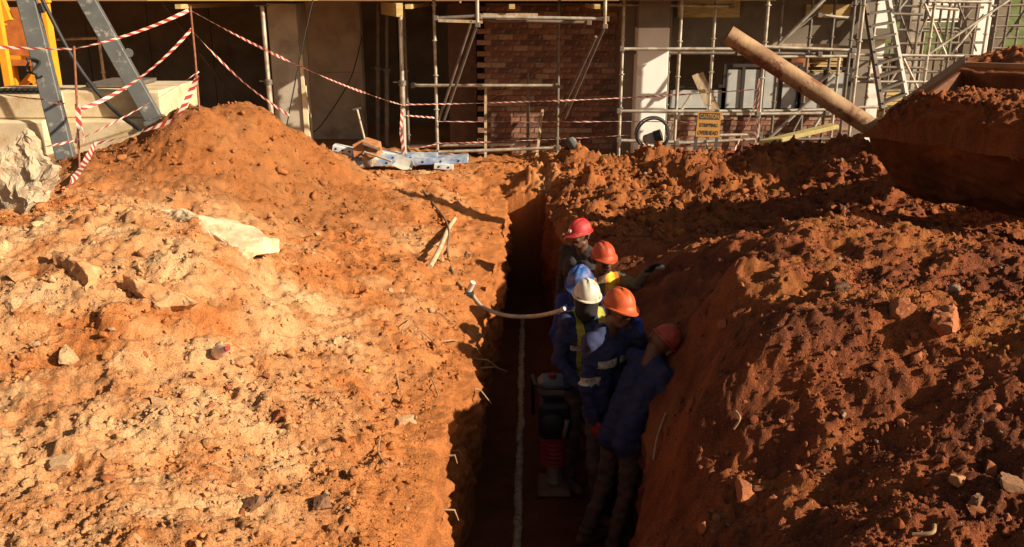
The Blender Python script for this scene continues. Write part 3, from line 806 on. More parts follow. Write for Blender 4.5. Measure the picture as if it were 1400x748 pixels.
s2 = root('tube_scaffold', (3.4, 13.4, 0), 'galvanised tube scaffold in front of the glazed bay and white column', 'scaffold')
for px, top, D in ((926, 3.0, 13.2), (971, 3.0, 14.0), (1041, 3.2, 13.0), (1143, 1.6, 13.6), (1168, 3.4, 13.2)):
    standard(px, D, s2, top)
for (xa, ya, xb, yb, D, mt) in ((850, 67, 1045, 67, 13.15, M_GALV), (850, 72, 1010, 73, 13.9, M_TUBE_D), (1040, 64, 1166, 69, 12.95, M_GALV), (1045, 73, 1120, 74, 13.5, M_TUBE_D), (1045, 78, 1165, 77, 14.0, M_GALV),
        (846, 152, 1040, 152, 13.1, M_GALV), (1036, 156, 1130, 155, 12.9, M_GALV), (1036, 152, 1135, 150, 13.6, M_GALV), (846, 192, 940, 195, 13.1, M_GALV), (925, 196, 1040, 190, 13.0, M_GALV), (1036, 191, 1165, 190, 13.3, M_TUBE_D), (980, 185, 1040, 184, 13.8, M_GALV),
        (826, 6, 1000, 8, 13.9, M_GALV), (1120, 21, 1165, 25, 13.9, M_GALV)):
    a, b = P(xa, ya, D), P(xb, yb, D)
    tubeobj('ledger', a, b, s2, mt); coupler(a, s2); coupler(b, s2)
for (xa, ya, xb, yb, D) in ((1132, -6, 1062, 64, 12.9), (1142, 106, 1046, 194, 13.0), (1136, 100, 1110, 120, 13.4), (915, 176, 945, 130, 14.3), (1105, 188, 1128, 150, 13.6)):
    tubeobj('brace', P(xa, ya, D), P(xb, yb, D + .1), s2, M_GALV)
s3 = root('tube_scaffold', (7.2, 15.0, 0), 'dense tube scaffold tower rising behind the loader bucket', 'scaffold')
for px, top, D in ((1186, 3.4, 15.0), (1212, 3.4, 16.4), (1262, 3.4, 14.4), (1244, 3.4, 16.2), (1290, 3.4, 16.2), (1336, 3.4, 15.6), (1272, 3.4, 17.5), (1232, 3.4, 17.5)):
    standard(px, D, s3, top, M_GALV if D < 16 else M_TUBE_D)
for (xa, ya, xb, yb, D, mt) in ((1166, 75, 1345, 77, 14.4, M_GALV), (1166, 112, 1285, 112, 14.4, M_GALV), (1175, 82, 1290, 81, 15.2, M_TUBE_D), (1166, 147, 1260, 145, 14.6, M_GALV), (1270, 2, 1355, 3, 14.4, M_GALV), (1262, 10, 1310, 13, 15.2, M_GALV),
        (1205, 40, 1310, 44, 16.5, M_TUBE_D), (1176, 18, 1262, 20, 16.0, M_TUBE_D), (1262, 38, 1340, 40, 16.5, M_TUBE_D), (1170, 125, 1270, 124, 16.0, M_TUBE_D)):
    tubeobj('ledger', P(xa, ya, D), P(xb, yb, D), s3, mt)
for (xa, ya, xb, yb, D) in ((1268, 75, 1380, 0, 14.6), (1264, 5, 1293, 75, 14.6), (1235, 80, 1258, 128, 15.0), (1300, 75, 1345, 20, 15.8), (1190, 60, 1240, 0, 16.4), (1206, 130, 1240, 75, 16.0)):
    tubeobj('brace', P(xa, ya, D), P(xb, yb, D + .1), s3, M_GALV, 0.022)
for (xa, ya, xb, yb, D, r_) in ((1205, 130, 1232, -5, 16.2, .02), (1222, -5, 1250, 75, 16.6, .02), (1245, 75, 1278, 0, 16.4, .02), (1280, 80, 1330, 10, 17.2, .02), (1282, 30, 1300, 80, 16.2, .018), (1310, 5, 1335, 70, 16.4, .018), (1178, 145, 1205, 85, 15.6, .02), (1180, 90, 1200, 20, 16.4, .02)):
    tubeobj('brace', P(xa, ya, D), P(xb, yb, D + .2), s3, M_TUBE_D, r_)
for px, D in ((1196, 16.8), (1252, 17.6), (1283, 15.4), (1300, 17.2), (1320, 16.4), (1347, 16.8)):
    standard(px, D, s3, 3.4, M_TUBE_D)
for (xa, ya, xb, yb, D) in ((1200, 8, 1345, 10, 16.8), (1215, 60, 1345, 58, 17.0), (1185, 100, 1290, 98, 16.6), (1225, 28, 1340, 26, 17.6), (1205, 92, 1262, 93, 15.4)):
    tubeobj('ledger', P(xa, ya, D), P(xb, yb, D), s3, M_TUBE_D)
for (xa, ya, xb, yb, D) in ((1062, 64, 1125, 10, 14.2), (1085, 150, 1060, 190, 13.8), (1080, 188, 1100, 150, 14.0), (930, 150, 915, 196, 14.0), (950, 196, 972, 152, 13.9)):
    tubeobj('brace', P(xa, ya, D), P(xb, yb, D + .1), s2, M_TUBE_D, .018)
for px, D in ((912, 14.0), (1060, 14.4), (1100, 14.3), (1130, 14.5), (1156, 13.7)):
    standard(px, D, s2, 3.0, M_TUBE_D)
s4 = root('tube_scaffold', (11, 19, 0), 'distant scaffold grid against the green slope', 'scaffold')
for k, px in enumerate((1362, 1378, 1392, 1408, 1422)):
    standard(px, 17.0 + (k % 2) * 1.2, s4, 3.4, M_TUBE_D)
for k, py in enumerate((8, 22, 36, 52, 66)):
    tubeobj('ledger', P(1355, py, 17.0 + (k % 2) * 1.2), P(1440, py - 2, 17.0 + (k % 2) * 1.2), s4, M_TUBE_D)
tubeobj('brace', P(1362, 70, 17.1), P(1410, 2, 17.1), s4, M_TUBE_D)
s5 = root('tube_scaffold', (-6.5, 15, 0), 'small galvanised handrail scaffold behind the crane base', 'scaffold')
standard(139, 14.0, s5, 2.8, pyref=80)
tubeobj('ledger', P(72, 54, 14.0), P(132, 52, 14.0), s5); tubeobj('ledger', P(10, 40, 14.0), P(72, 54, 14.0), s5, M_TUBE_D)
tubeobj('brace', P(220, 0, 16.0), P(330, 150, 16.6), s5, M_TUBE_D, 0.02)

# ladder (stringers and treads)
ld = root('step_ladder', P(1225, 135, 14.0), 'steep aluminium step ladder lashed to the scaffold tower', 'ladder')
M_ALU = mat('aluminium', (0.60, 0.58, 0.52), 0.45, 0.4, var=0.15, scale=6)
la, lb = P(1176, -40, 15.1), P(1206, 150, 13.9); ra, rb = P(1207, -40, 15.1), P(1239, 136, 13.9)
m = MB(); m.beam(la, lb, 0.05, 0.11, (0, 1, 0)); m.build('stringer', M_TUBE_D, ld)
m = MB(); m.beam(ra, rb, 0.12, 0.05, (1, 0, 0)); m.build('stringer', M_ALU, ld)
for k in range(11):
    t = (k + 0.5) / 11
    a = la.lerp(lb, t); b = ra.lerp(rb, t)
    m = MB(); m.beam(a, b, 0.16, 0.035); m.build('tread', M_TUBE_D, ld)

# steel props holding the slab
def prop(px, pyb, D, label, mt=None, r=0.032, ztop=2.35, px2=None):
    a = Vector((P(px, pyb, D).x, D, 0)); b = Vector((P(px2 or px, 5, D).x, D, ztop))
    t = root('steel_prop', a, label, 'prop')
    mid = a.lerp(b, 0.55)
    m = MB(); m.tube([a, mid], r * 1.2, 12); m.build('outer_tube', mt or M_GALV, t, True)
    m = MB(); m.tube([mid, b], r * 0.95, 12); m.build('inner_tube', mt or M_GALV, t, True)
    m = MB(); m.lathe([(r * 1.2, -.05), (r * 1.75, -.045), (r * 1.75, .02), (r * 1.2, .03)], mid, n=12); o = m.build('collar', M_TUBE_D, t)
    m = MB(); m.tube([mid + Vector((-.13, 0, 0)), mid + Vector((.03, -.05, .0))], 0.009, 6); m.build('collar_handle', M_TUBE_D, o)
    m = MB(); m.box((b.x - .08, D - .08, ztop - .012), (b.x + .08, D + .08, ztop)); m.build('head_plate', M_TUBE_D, t)
    m = MB(); m.box((a.x - .08, D - .08, 0), (a.x + .08, D + .08, .012)); m.build('base_plate', M_TUBE_D, t)
prop(371, 155, 13.1, 'adjustable steel prop beside the concrete column', px2=358)
prop(552, 205, 12.95, 'adjustable steel prop bundled with barrier tape', px2=547)
prop(517, 205, 15.6, 'slim shaded steel prop in the dark doorway beside the concrete panel', M_TUBE_D)
prop(529, 205, 15.2, 'second slim shaded steel prop in the dark doorway', M_TUBE_D)
hb = root('prop_head_beam', P(545, 10, 12.9), 'yellow timber beam resting on the prop head', 'beam')
a = P(548, 18, 12.85)
m = MB(); m.beam((a.x, 12.72, 2.20 + .09), (a.x - .45, 14.4, 2.20 + .09), 0.09, 0.18); m.build('timber', M_TIMBER, hb)
# ------------------------------------------------------------------ crane base, ballast blocks, struts, rubble
cm = root('crane_mast', P(40, 128, 12.6), 'yellow lattice foot of a tower crane behind the concrete blocks', 'crane')
def mastbeam(a, b, w, name, d=0.0):
    m = MB(); m.beam(a, b, w, w, (0, 1, 0)); return m.build(name, M_YELLOW, cm)
CD = 12.3
def leg(px, D, w):
    x = P(px, 70, D).x
    m = MB(); m.box((x - w / 2, D - w / 2, 0.8), (x + w / 2, D + w / 2, 3.0)); m.build('leg', M_YELLOW, cm)
    m = MB(); m.box((x - w, D - w, 0.77), (x + w, D + w, 0.80)); m.build('leg_plate', M_YELLOW, cm)
leg(66, CD, 0.16); leg(52, CD + .9, 0.2); leg(5, CD - .2, 0.09); leg(13, CD + .9, 0.1)
leg(-95, CD, 0.16)
for (xa, ya, xb, yb, w, d) in ((0, 0, 12, 28, .1, .02), (38, 40, 68, 78, .09, 0), (30, 8, 66, -2, .1, 0), (0, 78, 68, 80, .05, .1), (64, 78, 44, 112, .09, 0), (30, 118, 64, 82, .08, .3), (-60, 100, 4, 30, .09, 0), (0, 24, 60, 40, .06, .9), (-90, 78, 0, 78, .08, .1)):
    mastbeam(P(xa, ya, CD + d), P(xb, yb, CD + d), w, 'brace')
m = MB(); a = P(12, 90, CD + .7); b = P(50, 10, CD + .7); m.box((a.x, CD + .7, a.z), (b.x, CD + .75, b.z)); m.build('panel', mat('mast_shadow_panel', (0.42, 0.13, 0.03), 0.6), cm)  # dark orange sheet stands in for shade inside the lattice
m = MB(); a = P(-100, 122, CD + .3); b = P(70, 114, CD + .3); m.box((a.x, CD - .2, .78), (b.x, CD + 1.3, .83)); m.build('base_frame', M_YELLOW, cm)

def cblock(x0, x1, yt, yb_, D, depth, label, sink=0):
    xa, xb = P(x0, yt, D).x, P(x1, yt, D).x; zt, zb = P(700, yt, D).z, P(700, yb_, D).z
    m = MB(); m.box((xa, D, zb), (xb, D + depth, zt))
    o = m.build('concrete_block', M_CONC_B, None, bevel=0.03)
    return tag(o, label, 'concrete block', 'concrete ballast blocks at the crane foot')
b1 = cblock(79, 219, 124, 163, 10.9, 1.3, 'long cast concrete ballast block with chipped end beside the steel strut')
cblock(-60, 63, 130, 164, 10.5, 1.2, 'cast concrete ballast block in shade behind the rubble lump')
cblock(64, 208, 164, 214, 10.75, 1.4, 'lower concrete ballast block carrying the long chipped one')
cblock(-70, 60, 165, 215, 10.4, 1.4, 'lower concrete ballast block under the shaded one')
m = MB(); m.box((P(128, 121, 11.4).x, 11.2, b1.bound_box[0][2] * 0 + P(700, 123, 10.9).z + 0.003), (P(190, 121, 11.4).x, 12.0, P(700, 123, 10.9).z + 0.05))
tag(m.build('steel_plate', M_TUBE_D), 'thin dark steel plate on top of the long ballast block', 'plate')
# track-like rail on the front block
rl = root('slotted_rail', P(30, 126, 10.6), 'dark slotted steel rail lying on the shaded ballast block', 'rail')
za = P(700, 130, 10.5).z
for k in range(8):
    x = P(2 + k * 8, 128, 10.7).x
    m = MB(); m.box((x, 10.62, za + .002), (x + .022, 10.80, za + .055)); m.build('rung', M_BLACK, rl)
for dz in (0.0, 0.05):
    m = MB(); m.box((P(-10, 128, 10.7).x, 10.6, za + .003 + dz), (P(66, 128, 10.7).x, 10.615, za + .018 + dz)); m.build('side_bar', M_BLACK, rl)

def strut(a, b, w, h, label, lug):
    t = root('steel_strut', b, label, 'strut', 'grey steel struts propping the crane')
    d = (a - b).normalized()
    m = MB(); m.beam(b, a, w, h, (0.25, -1, 0)); m.build('box_section', M_STEEL, t, bevel=0.008)
    m = MB(); m.beam(b - d * .02, b + d * .03, w * 1.25, h * 1.2, (0.25, -1, 0)); m.build('end_plate', M_STEEL, t)
    c = b.lerp(a, lug); s_ = Vector((1, 0.25, 0)).normalized()
    m = MB(); m.lathe([(0.05, -.012), (0.055, 0), (0.05, .012)], c + s_ * (w / 2 + .04) + Vector((0, -.02, 0)), axis=(0.25, -1, 0), n=14); m.build('lug', M_STEEL, t)
    return t
strut(P(22, -60, 10.2), P(92, 222, 9.6), 0.185, 0.15, 'grey steel strut with a knotted black cable, beside the rubble lump', .75)
strut(P(85, -60, 10.9), P(212, 165, 10.75), 0.19, 0.15, 'grey steel strut bearing on the long ballast block', .42)
kn = MB()
c = P(49, 90, 9.85)
kn.tube([c + Vector((math.cos(t) * .055 + .03 * math.sin(3 * t), -.08 + .03 * math.sin(2 * t), math.sin(t) * .085)) for t in np.linspace(0, 6.6, 40)], 0.013, 7)
kn.tube([c + Vector((0, -.09, -.05)), c + Vector((.06, -.1, -.12)), c + Vector((.1, -.09, -.1))], 0.012, 7)
tag(kn.build('cable_knot', M_BLACK, None, True), 'black cable knotted round the grey steel strut', 'cable')

# broken concrete rubble lump at the far corner of the bank
p, n_ = see(20, 300)
v, f = rock_shape(5, 77, 0.3, 1.0)
v = v * np.array([0.27, 0.40, 0.46]); v += 0.05 * np.stack([fbm(v[:, 0] + k * 7, v[:, 1], v[:, 2], 6, 4, .6) for k in range(3)], 1)
me = bpy.data.meshes.new('rubble_lump'); me.from_pydata([tuple(q) for q in v], [], [tuple(int(j) for j in q) for q in f])
me.polygons.foreach_set('use_smooth', [True] * len(me.polygons))
try: me.set_sharp_from_angle(angle=math.radians(30))
except Exception: pass
me.materials.append(mat('broken_concrete', (0.50, 0.40, 0.28), 0.95, var=0.35, scale=9, bump=1.0, bscale=45, dirt=0.5, dirtcol=(0.26, 0.17, 0.10), dscale=9))
o = link('rubble_lump', me); o.location = Vector((P(22, 235, 6.9).x, 6.9, gz(P(22, 235, 6.9).x, 6.9) + 0.20)); o.rotation_euler = (.1, .12, .5)
tag(o, 'big broken lump of pale concrete rubble on the bank top', 'rubble')

# ------------------------------------------------------------------ barrier tape and stakes
def tape_mat():
    m = bpy.data.materials.new('barrier_tape')
    nt, N, L, B = nodes_of(m)
    uv = N.new('ShaderNodeUVMap'); uv.uv_map = 'uv'
    sx = N.new('ShaderNodeSeparateXYZ'); L.new(uv.outputs[0], sx.inputs[0])
    ad = N.new('ShaderNodeMath'); ad.operation = 'ADD'; L.new(sx.outputs[0], ad.inputs[0]); L.new(sx.outputs[1], ad.inputs[1])
    fr = N.new('ShaderNodeMath'); fr.operation = 'FRACT'; L.new(ad.outputs[0], fr.inputs[0])
    gt = N.new('ShaderNodeMath'); gt.operation = 'GREATER_THAN'; gt.inputs[1].default_value = 0.5; L.new(fr.outputs[0], gt.inputs[0])
    mx = N.new('ShaderNodeMix'); mx.data_type = 'RGBA'; L.new(gt.outputs[0], mx.inputs[0])
    mx.inputs[6].default_value = (0.66, 0.58, 0.50, 1); mx.inputs[7].default_value = (0.42, 0.045, 0.035, 1)
    L.new(mx.outputs[2], B.inputs['Base Color']); B.inputs['Roughness'].default_value = 0.45
    tr = N.new('ShaderNodeBsdfTranslucent'); L.new(mx.outputs[2], tr.inputs[0])
    ms = N.new('ShaderNodeMixShader'); ms.inputs[0].default_value = 0.25
    out = N['Material Output']; L.new(B.outputs[0], ms.inputs[1]); L.new(tr.outputs[0], ms.inputs[2]); L.new(ms.outputs[0], out.inputs[0])
    return m
M_TAPE = tape_mat()
def tape(pts, label, width=0.075, twist=0.6, sag=0.0, n=None, squash=1.0, seed=0, period=0.105):
    rs = np.random.RandomState(seed + 3)
    pts = [Vector(p) for p in pts]
    # resample with sag per span
    path = []
    for i in range(len(pts) - 1):
        k = max(8, int((pts[i + 1] - pts[i]).length / 0.035))
        for j in range(k + (1 if i == len(pts) - 2 else 0)):
            t = j / k; q = pts[i].lerp(pts[i + 1], t); q.z -= sag * 4 * t * (1 - t) * (pts[i + 1] - pts[i]).length
            path.append(q)
    V, Fc, UV = [], [], []; L_ = 0; ph = rs.rand() * 6
    for i, q in enumerate(path):
        d = (path[min(i + 1, len(path) - 1)] - path[max(i - 1, 0)]).normalized()
        if i: L_ += (q - path[i - 1]).length
        up = Vector((0, 0, 1)) - d * d.z
        if up.length < 0.1: up = Vector((1, 0, 0)) - d * d.x
        up.normalize(); sd = d.cross(up)
        a = 1.5 * twist * math.sin(L_ * 2.1 + ph) + twist * 0.9 * math.sin(L_ * 5.3 + ph * 2)
        w = (up * math.cos(a) + sd * math.sin(a)) * width * 0.235 * (1 - squash * 0.5 * (0.5 + 0.5 * math.sin(L_ * 3.1 + ph)))
        V += [tuple(q - w), tuple(q + w)]; UV += [(L_ / period, 0), (L_ / period, 0.55)]
        if i: Fc.append((2 * i - 2, 2 * i - 1, 2 * i + 1, 2 * i))
    me = bpy.data.meshes.new('barrier_tape'); me.from_pydata(V, [], Fc)
    ul = me.uv_layers.new(name='uv')
    for lp in me.loops: ul.data[lp.index].uv = UV[lp.vertex_index]
    me.polygons.foreach_set('use_smooth', [True] * len(Fc)); me.materials.append(M_TAPE)
    return tag(link('barrier_tape', me), label, 'barrier tape', 'red and white barrier tapes')
def stake(px0, py0, px1, py1, D, label, r=0.011):
    a, b = P(px0, py0, D), P(px1, py1, D); b = b + (b - a).normalized() * 0.25
    t = root('rebar_stake', b, label, 'stake', 'rusty rebar stakes')
    m = MB(); m.tube([a, a.lerp(b, .4) + Vector((.006, 0, 0)), b], r, 8); m.build('bar', M_REBAR, t, True)
    c = a.lerp(b, .55)
    for dz in (0, .012, .024):
        m = MB(); m.lathe([(r + .001, -.004), (r + .006, 0), (r + .001, .004)], c + Vector((0, 0, dz)), n=8); m.build('tie_wire', M_TUBE_D, t)
    return t
SD1, SD2 = 8.0, 9.0
stake(101, 63, 109, 245, SD1, 'rusty rebar stake with a tape tail beside the rubble lump')
stake(260, 8, 272, 148, SD2, 'rusty rebar stake standing on the peak of the spoil heap')
tape([P(-40, 62, 7.6), P(100, 67, SD1)], 'broad red white tape crossing the grey strut to the rubble side stake', .085, .3, .01, seed=1)
tape([P(100, 67, SD1), P(258, 14, SD2)], 'red white tape climbing from stake top to heap stake top', .075, .5, .03, seed=2)
tape([P(106, 151, SD1), P(262, 40, SD2)], 'sagging red white tape between the two rebar stakes', .085, .35, .07, seed=3, squash=.5)
tape([P(262, 15, SD2), P(555, 145, 12.9)], 'long red white tape from heap stake to the taped prop', .065, .9, .02, seed=4, period=.1)
tape([P(262, 41, SD2), P(330, 110, 9.4), P(396, 158, 9.9)], 'red white tape dropping from heap stake down behind the heap', .07, .6, .02, seed=5)
tape([P(272, 98, SD2), P(110, 190, SD1), P(0, 208, 7.2), P(-40, 205, 7.0)], 'thin twisted red white tape strung low between the stakes', .045, 1.3, .02, seed=6)
g1, g2, g3 = see(246, 172)[0], see(135, 212)[0], see(90, 262)[0]
tape([P(270, 104, SD2), g1 + Vector((0, -.05, .08)), g2 + Vector((0, -.05, .12)), g3 + Vector((0, -.03, .03))], 'crumpled red white tape lying down the flank of the spoil heap', .12, 1.0, .03, seed=7, squash=.8)
tape([P(-30, 122, 9.2), P(60, 136, 9.0), P(88, 142, 8.6)], 'faded red white tape end fluttering before the ballast block', .05, 1.0, .02, seed=8)
tape([P(106, 142, SD1), P(108, 175, SD1 - .05), P(104, 196, SD1 - .06)], 'loose red white tail hanging from the stake beside the rubble', .14, .7, 0, seed=9, squash=.6)
tape([P(106, 143, SD1), P(114, 185, SD1 - .04), P(116, 200, SD1 - .03)], 'second loose red white tail hanging beside the rubble stake', .05, .9, 0, seed=19, squash=.6)
tape([P(555, 143, 12.88), P(715, 139, 13.2), P(848, 134, 13.5), P(1037, 122, 12.95)], 'red white tape running high along the brick wall scaffold', .06, .5, .004, seed=10)
tape([P(556, 158, 12.9), P(594, 161, 13.3)], 'short white tape between taped prop and scaffold', .055, .4, 0, seed=11)
tape([P(600, 166, 13.3), P(848, 166, 13.5), P(1030, 166, 12.95)], 'red white tape running at mid height along the scaffold', .05, .6, .003, seed=12, period=.16)
tape([P(555, 206, 12.9), P(600, 196, 13.3), P(720, 192, 13.4), P(870, 184, 13.3)], 'red white tape running low along the scaffold foot', .05, .8, .004, seed=13)
tape([P(550, 150, 12.88), P(548, 180, 12.85), P(553, 212, 12.86)], 'bunched red white tape hanging down the steel prop', .11, .5, 0, seed=14, squash=.4)
tape([P(1038, 108, 12.9), P(1030, 150, 12.8), P(1003, 208, 12.6)], 'red white tape swept down from the scaffold upright to the dirt', .085, .5, .03, seed=15, squash=.6)
tape([P(1039, 112, 12.93), P(1036, 155, 12.9), P(1047, 198, 12.85)], 'red white tape tail hanging straight down the scaffold upright', .08, .7, 0, seed=16, squash=.6)
tape([P(1037, 125, 12.93), P(1034, 198, 12.9)], 'knotted red white tape wound on the scaffold upright', .06, 1.5, 0, seed=17, squash=.4)

# hanging cables
def cable(pts, r, label, mt=None, name='cable'):
    m = MB(); P_ = [Vector(p) for p in pts]
    # smooth spline through points
    out = []
    for i in range(len(P_) - 1):
        p0 = P_[max(i - 1, 0)]; p1 = P_[i]; p2 = P_[i + 1]; p3 = P_[min(i + 2, len(P_) - 1)]
        for t in np.linspace(0, 1, 9)[:-1]:
            out.append(0.5 * ((2 * p1) + (p2 - p0) * t + (2 * p0 - 5 * p1 + 4 * p2 - p3) * t * t + (3 * p1 - p0 - 3 * p2 + p3) * t ** 3))
    out.append(P_[-1])
    m.tube(out, r, 9); return tag(m.build(name, mt or M_BLACK, None, True), label, name.split('_')[-1])
cable([P(48, -20, 10.0), P(100, 80, 10.0), P(150, 145, 9.9), P(192, 178, 9.6)], 0.022, 'thick dark cable slanting past the ballast blocks to the heap')
cable([P(430, -10, 12.6), P(412, 70, 12.5), P(392, 172, 12.4)], 0.009, 'thin dark guy wire hanging before the concrete column', name='guy_wire')
cable([P(495, 50, 15.8), P(478, 110, 15.7), P(440, 170, 15.75), P(425, 182, 15.8)], 0.009, 'thin black cable looping across the tan concrete panel')

# ------------------------------------------------------------------ blue formwork panels, shovels
M_BLUE = mat('worn_blue_paint', (0.16, 0.26, 0.46), 0.6, var=0.2, scale=5, dirt=0.55, dirtcol=(0.62, 0.60, 0.56), dscale=6)
M_BLUEP = mat('pale_worn_paint', (0.60, 0.62, 0.64), 0.6, var=0.12, scale=6, dirt=0.3, dirtcol=(0.16, 0.26, 0.5), dscale=5)
def fpanel(a, b, w, h, mt, label, holes=5):
    t = root('formwork_panel', a, label, 'formwork panel', 'steel formwork panels stacked before the doorway')
    m = MB(); m.beam(a, b, w, h); m.build('face', mt, t, bevel=0.004)
    d = (b - a)
    for k in range(holes):
        c = a + d * ((k + .5) / holes) + Vector((0, -w / 2 - .002, 0))
        m = MB(); m.lathe([(.016, -.003), (.016, .003)], c, axis=(0, 1, 0), n=10); m.build('bolt_hole', M_BLACK, t)
fpanel(P(470, 222, 12.9), P(640, 217, 12.9), .32, .085, M_BLUE, 'long worn blue formwork panel at the bottom of the stack', 7)
fpanel(P(455, 213, 12.95), P(598, 214, 13.0), .25, .085, M_BLUE, 'worn blue formwork panel lying across the stack', 6)
fpanel(P(456, 201, 12.9), P(484, 207, 12.9), .2, .085, M_BLUEP, 'short white end of a formwork panel marked with blue', 3)
fpanel(P(510, 207, 13.0), P(548, 213, 13.0), .2, .07, M_BLUEP, 'pale formwork panel poking out behind the shovel', 3)
fpanel(P(594, 226, 12.75), P(620, 228, 12.75), .18, .075, M_BLUEP, 'short white formwork panel end at the ground', 2)
M_SPADE = mat('spade_steel', (0.40, 0.36, 0.31), 0.55, 0.4, var=0.2, scale=8, dirt=0.3)
def shovel(hp, bp_, up, label, mt, w=0.24, l=0.30, crust=False):
    t = root('shovel', bp_, label, 'shovel')
    d = (bp_ - hp).normalized(); s_ = d.cross(Vector(up)).normalized(); n_ = s_.cross(d).normalized()
    m = MB(); m.tube([hp, bp_ - d * .05], 0.016, 8); m.build('handle', mat('shovel_handle', (0.42, 0.34, 0.25), .7, var=.2), t, True)
    m = MB(); m.tube([hp - s_ * .06, hp + s_ * .06], 0.015, 8); m.build('grip', M_STEEL, t, True)
    V = []; nu, nv = 8, 8
    m = MB()
    g_ = []
    for i in range(nv + 1):
        v_ = i / nv; hw = w / 2 * (1 if v_ < .6 else math.sqrt(max(0.06, 1 - ((v_ - .6) / .42) ** 2)))
        row = []
        for j in range(nu + 1):
            u_ = j / nu * 2 - 1
            row.append(bp_ + d * (v_ * l) + s_ * (u_ * hw) + n_ * (0.05 * u_ * u_ - 0.03 * v_))
        g_.append(row)
    for i in range(nv):
        for j in range(nu):
            m.poly([g_[i][j], g_[i][j + 1], g_[i + 1][j + 1], g_[i + 1][j]])
    for i in range(nv):
        for j in range(nu):
            m.poly([g_[i][j] - n_ * .004, g_[i + 1][j] - n_ * .004, g_[i + 1][j + 1] - n_ * .004, g_[i][j + 1] - n_ * .004])
    m.build('blade', mt, t, True)
    return t
shovel(P(488, 149, 12.8), P(501, 200, 12.75), (0, 1, 0), 'shovel with pale handle standing upright in the panel stack', M_SPADE)
shovel(P(498, 208, 12.5), P(540, 222, 12.35), (0, -.5, 1), 'shovel lying flat with a bare grey blade', mat('spade_bright', (.55, .52, .46), .5, .3, dirt=.2), .26, .26)
# soil-caked tray
tr = root('mortar_tray', P(497, 213, 12.55), 'rusty soil-caked mortar tray leaning on the blue panels', 'tray')
a = P(484, 215, 12.5)
m = MB(); m.prism([(0, 0, 0), (.33, 0.0, 0.0), (.30, 0.05, .16), (.1, .08, .22), (-.02, .05, .17)], (a.x, 12.5, a.z), (0.05, .22, .02)); m.build('pan', mat('caked_soil', (.36, .15, .06), .95, var=.3, scale=12, bump=.6), tr)
m = MB(); m.beam((a.x + .12, 12.56, a.z + .2), (a.x + .36, 12.6, a.z + .1), .22, .02); m.build('rim_plate', M_TUBE_D, tr)
# black bag
v, f = rock_shape(3, 9, .35, 1.0)
me = bpy.data.meshes.new('rubbish_bag'); me.from_pydata([tuple(q * np.array([.10, .10, .13])) for q in v], [], [tuple(int(j) for j in q) for q in f]); me.materials.append(mat('black_plastic', (.02, .02, .022), .3)); o = link('rubbish_bag', me)
pb = P(781, 207, 12.1); o.location = (pb.x, 12.1, gz(pb.x, 12.1) + .09); tag(o, 'small black plastic bag on the dirt before the brick wall', 'bag')

# ------------------------------------------------------------------ caution sign
sg = root('caution_sign', P(968, 200, 12.5), 'orange yellow caution board on two black legs', 'sign')
SGD = 12.5
c00, c10, c01 = P(951, 187, SGD), P(983, 188, SGD), P(957, 154, SGD)
ux = (c10 - c00); uz = (c01 - c00); uz.y += 0.12
m = MB(); nrm = ux.cross(uz).normalized()
if nrm.y > 0: nrm = -nrm
m.hexa([c00, c10, c10 - nrm * .02, c00 - nrm * .02, c00 + uz, c10 + uz, c10 + uz - nrm * .02, c00 + uz - nrm * .02])
m.build('board', mat('sign_orange', (.33, .145, .012), .6, var=.1, scale=6, dirt=.25), sg)
for q in (.05, .93):
    a = c00 + ux * q - nrm * .03 + uz * .8; b = c00 + ux * q - nrm * .03 - uz * .75
    m = MB(); m.beam(a, b, .035, .035, (0, 1, 0)); m.build('leg', M_BLACK, sg)
def text_mesh(body, name, mt, parent, origin, xdir, zdir, width, height, off):
    cu = bpy.data.curves.new(name, 'FONT'); cu.body = body; cu.align_x = 'CENTER'; cu.align_y = 'CENTER'; cu.size = 1.0; cu.extrude = 0.004; cu.offset = 0.015
    ob = bpy.data.objects.new(name, cu); COL.objects.link(ob)
    dg = bpy.context.evaluated_depsgraph_get(); me = bpy.data.meshes.new_from_object(ob.evaluated_get(dg)); bpy.data.objects.remove(ob)
    co = np.array([v.co[:] for v in me.vertices]); lo = co.min(0); hi = co.max(0); ce = (lo + hi) / 2; sz = hi - lo
    xd = xdir.normalized(); zd = zdir.normalized(); nd = off.normalized()
    for v in me.vertices:
        u = (v.co.x - ce[0]) / sz[0] * width; w = (v.co.y - ce[1]) / sz[1] * height
        v.co = origin + xd * u + zd * w + nd * (v.co.z * .3 + .0035)
    me.materials.clear(); me.materials.append(mt)
    return link(name, me, parent)
M_INK = mat('sign_black', (.012, .01, .008), .6)
W_ = ux.length; H_ = uz.length
m = MB(); c = c00 + ux * .06 + uz * .69; e = ux * .88; h_ = uz * .27; m.hexa([c + nrm * .002, c + e + nrm * .002, c + e + nrm * .0008, c + nrm * .0008, c + h_ + nrm * .002, c + e + h_ + nrm * .002, c + e + h_ + nrm * .0008, c + h_ + nrm * .0008]); m.build('header_band', M_INK, sg)
text_mesh('CAUTION', 'lettering', mat('sign_header_yellow', (.33, .145, .012), .6), sg, c00 + ux * .5 + uz * .825, ux, uz, W_ * .8, H_ * .17, nrm)
text_mesh('STRIPPING', 'lettering', M_INK, sg, c00 + ux * .5 + uz * .47, ux, uz, W_ * .78, H_ * .15, nrm)
text_mesh('OVERHEAD', 'lettering', M_INK, sg, c00 + ux * .5 + uz * .17, ux, uz, W_ * .86, H_ * .17, nrm)

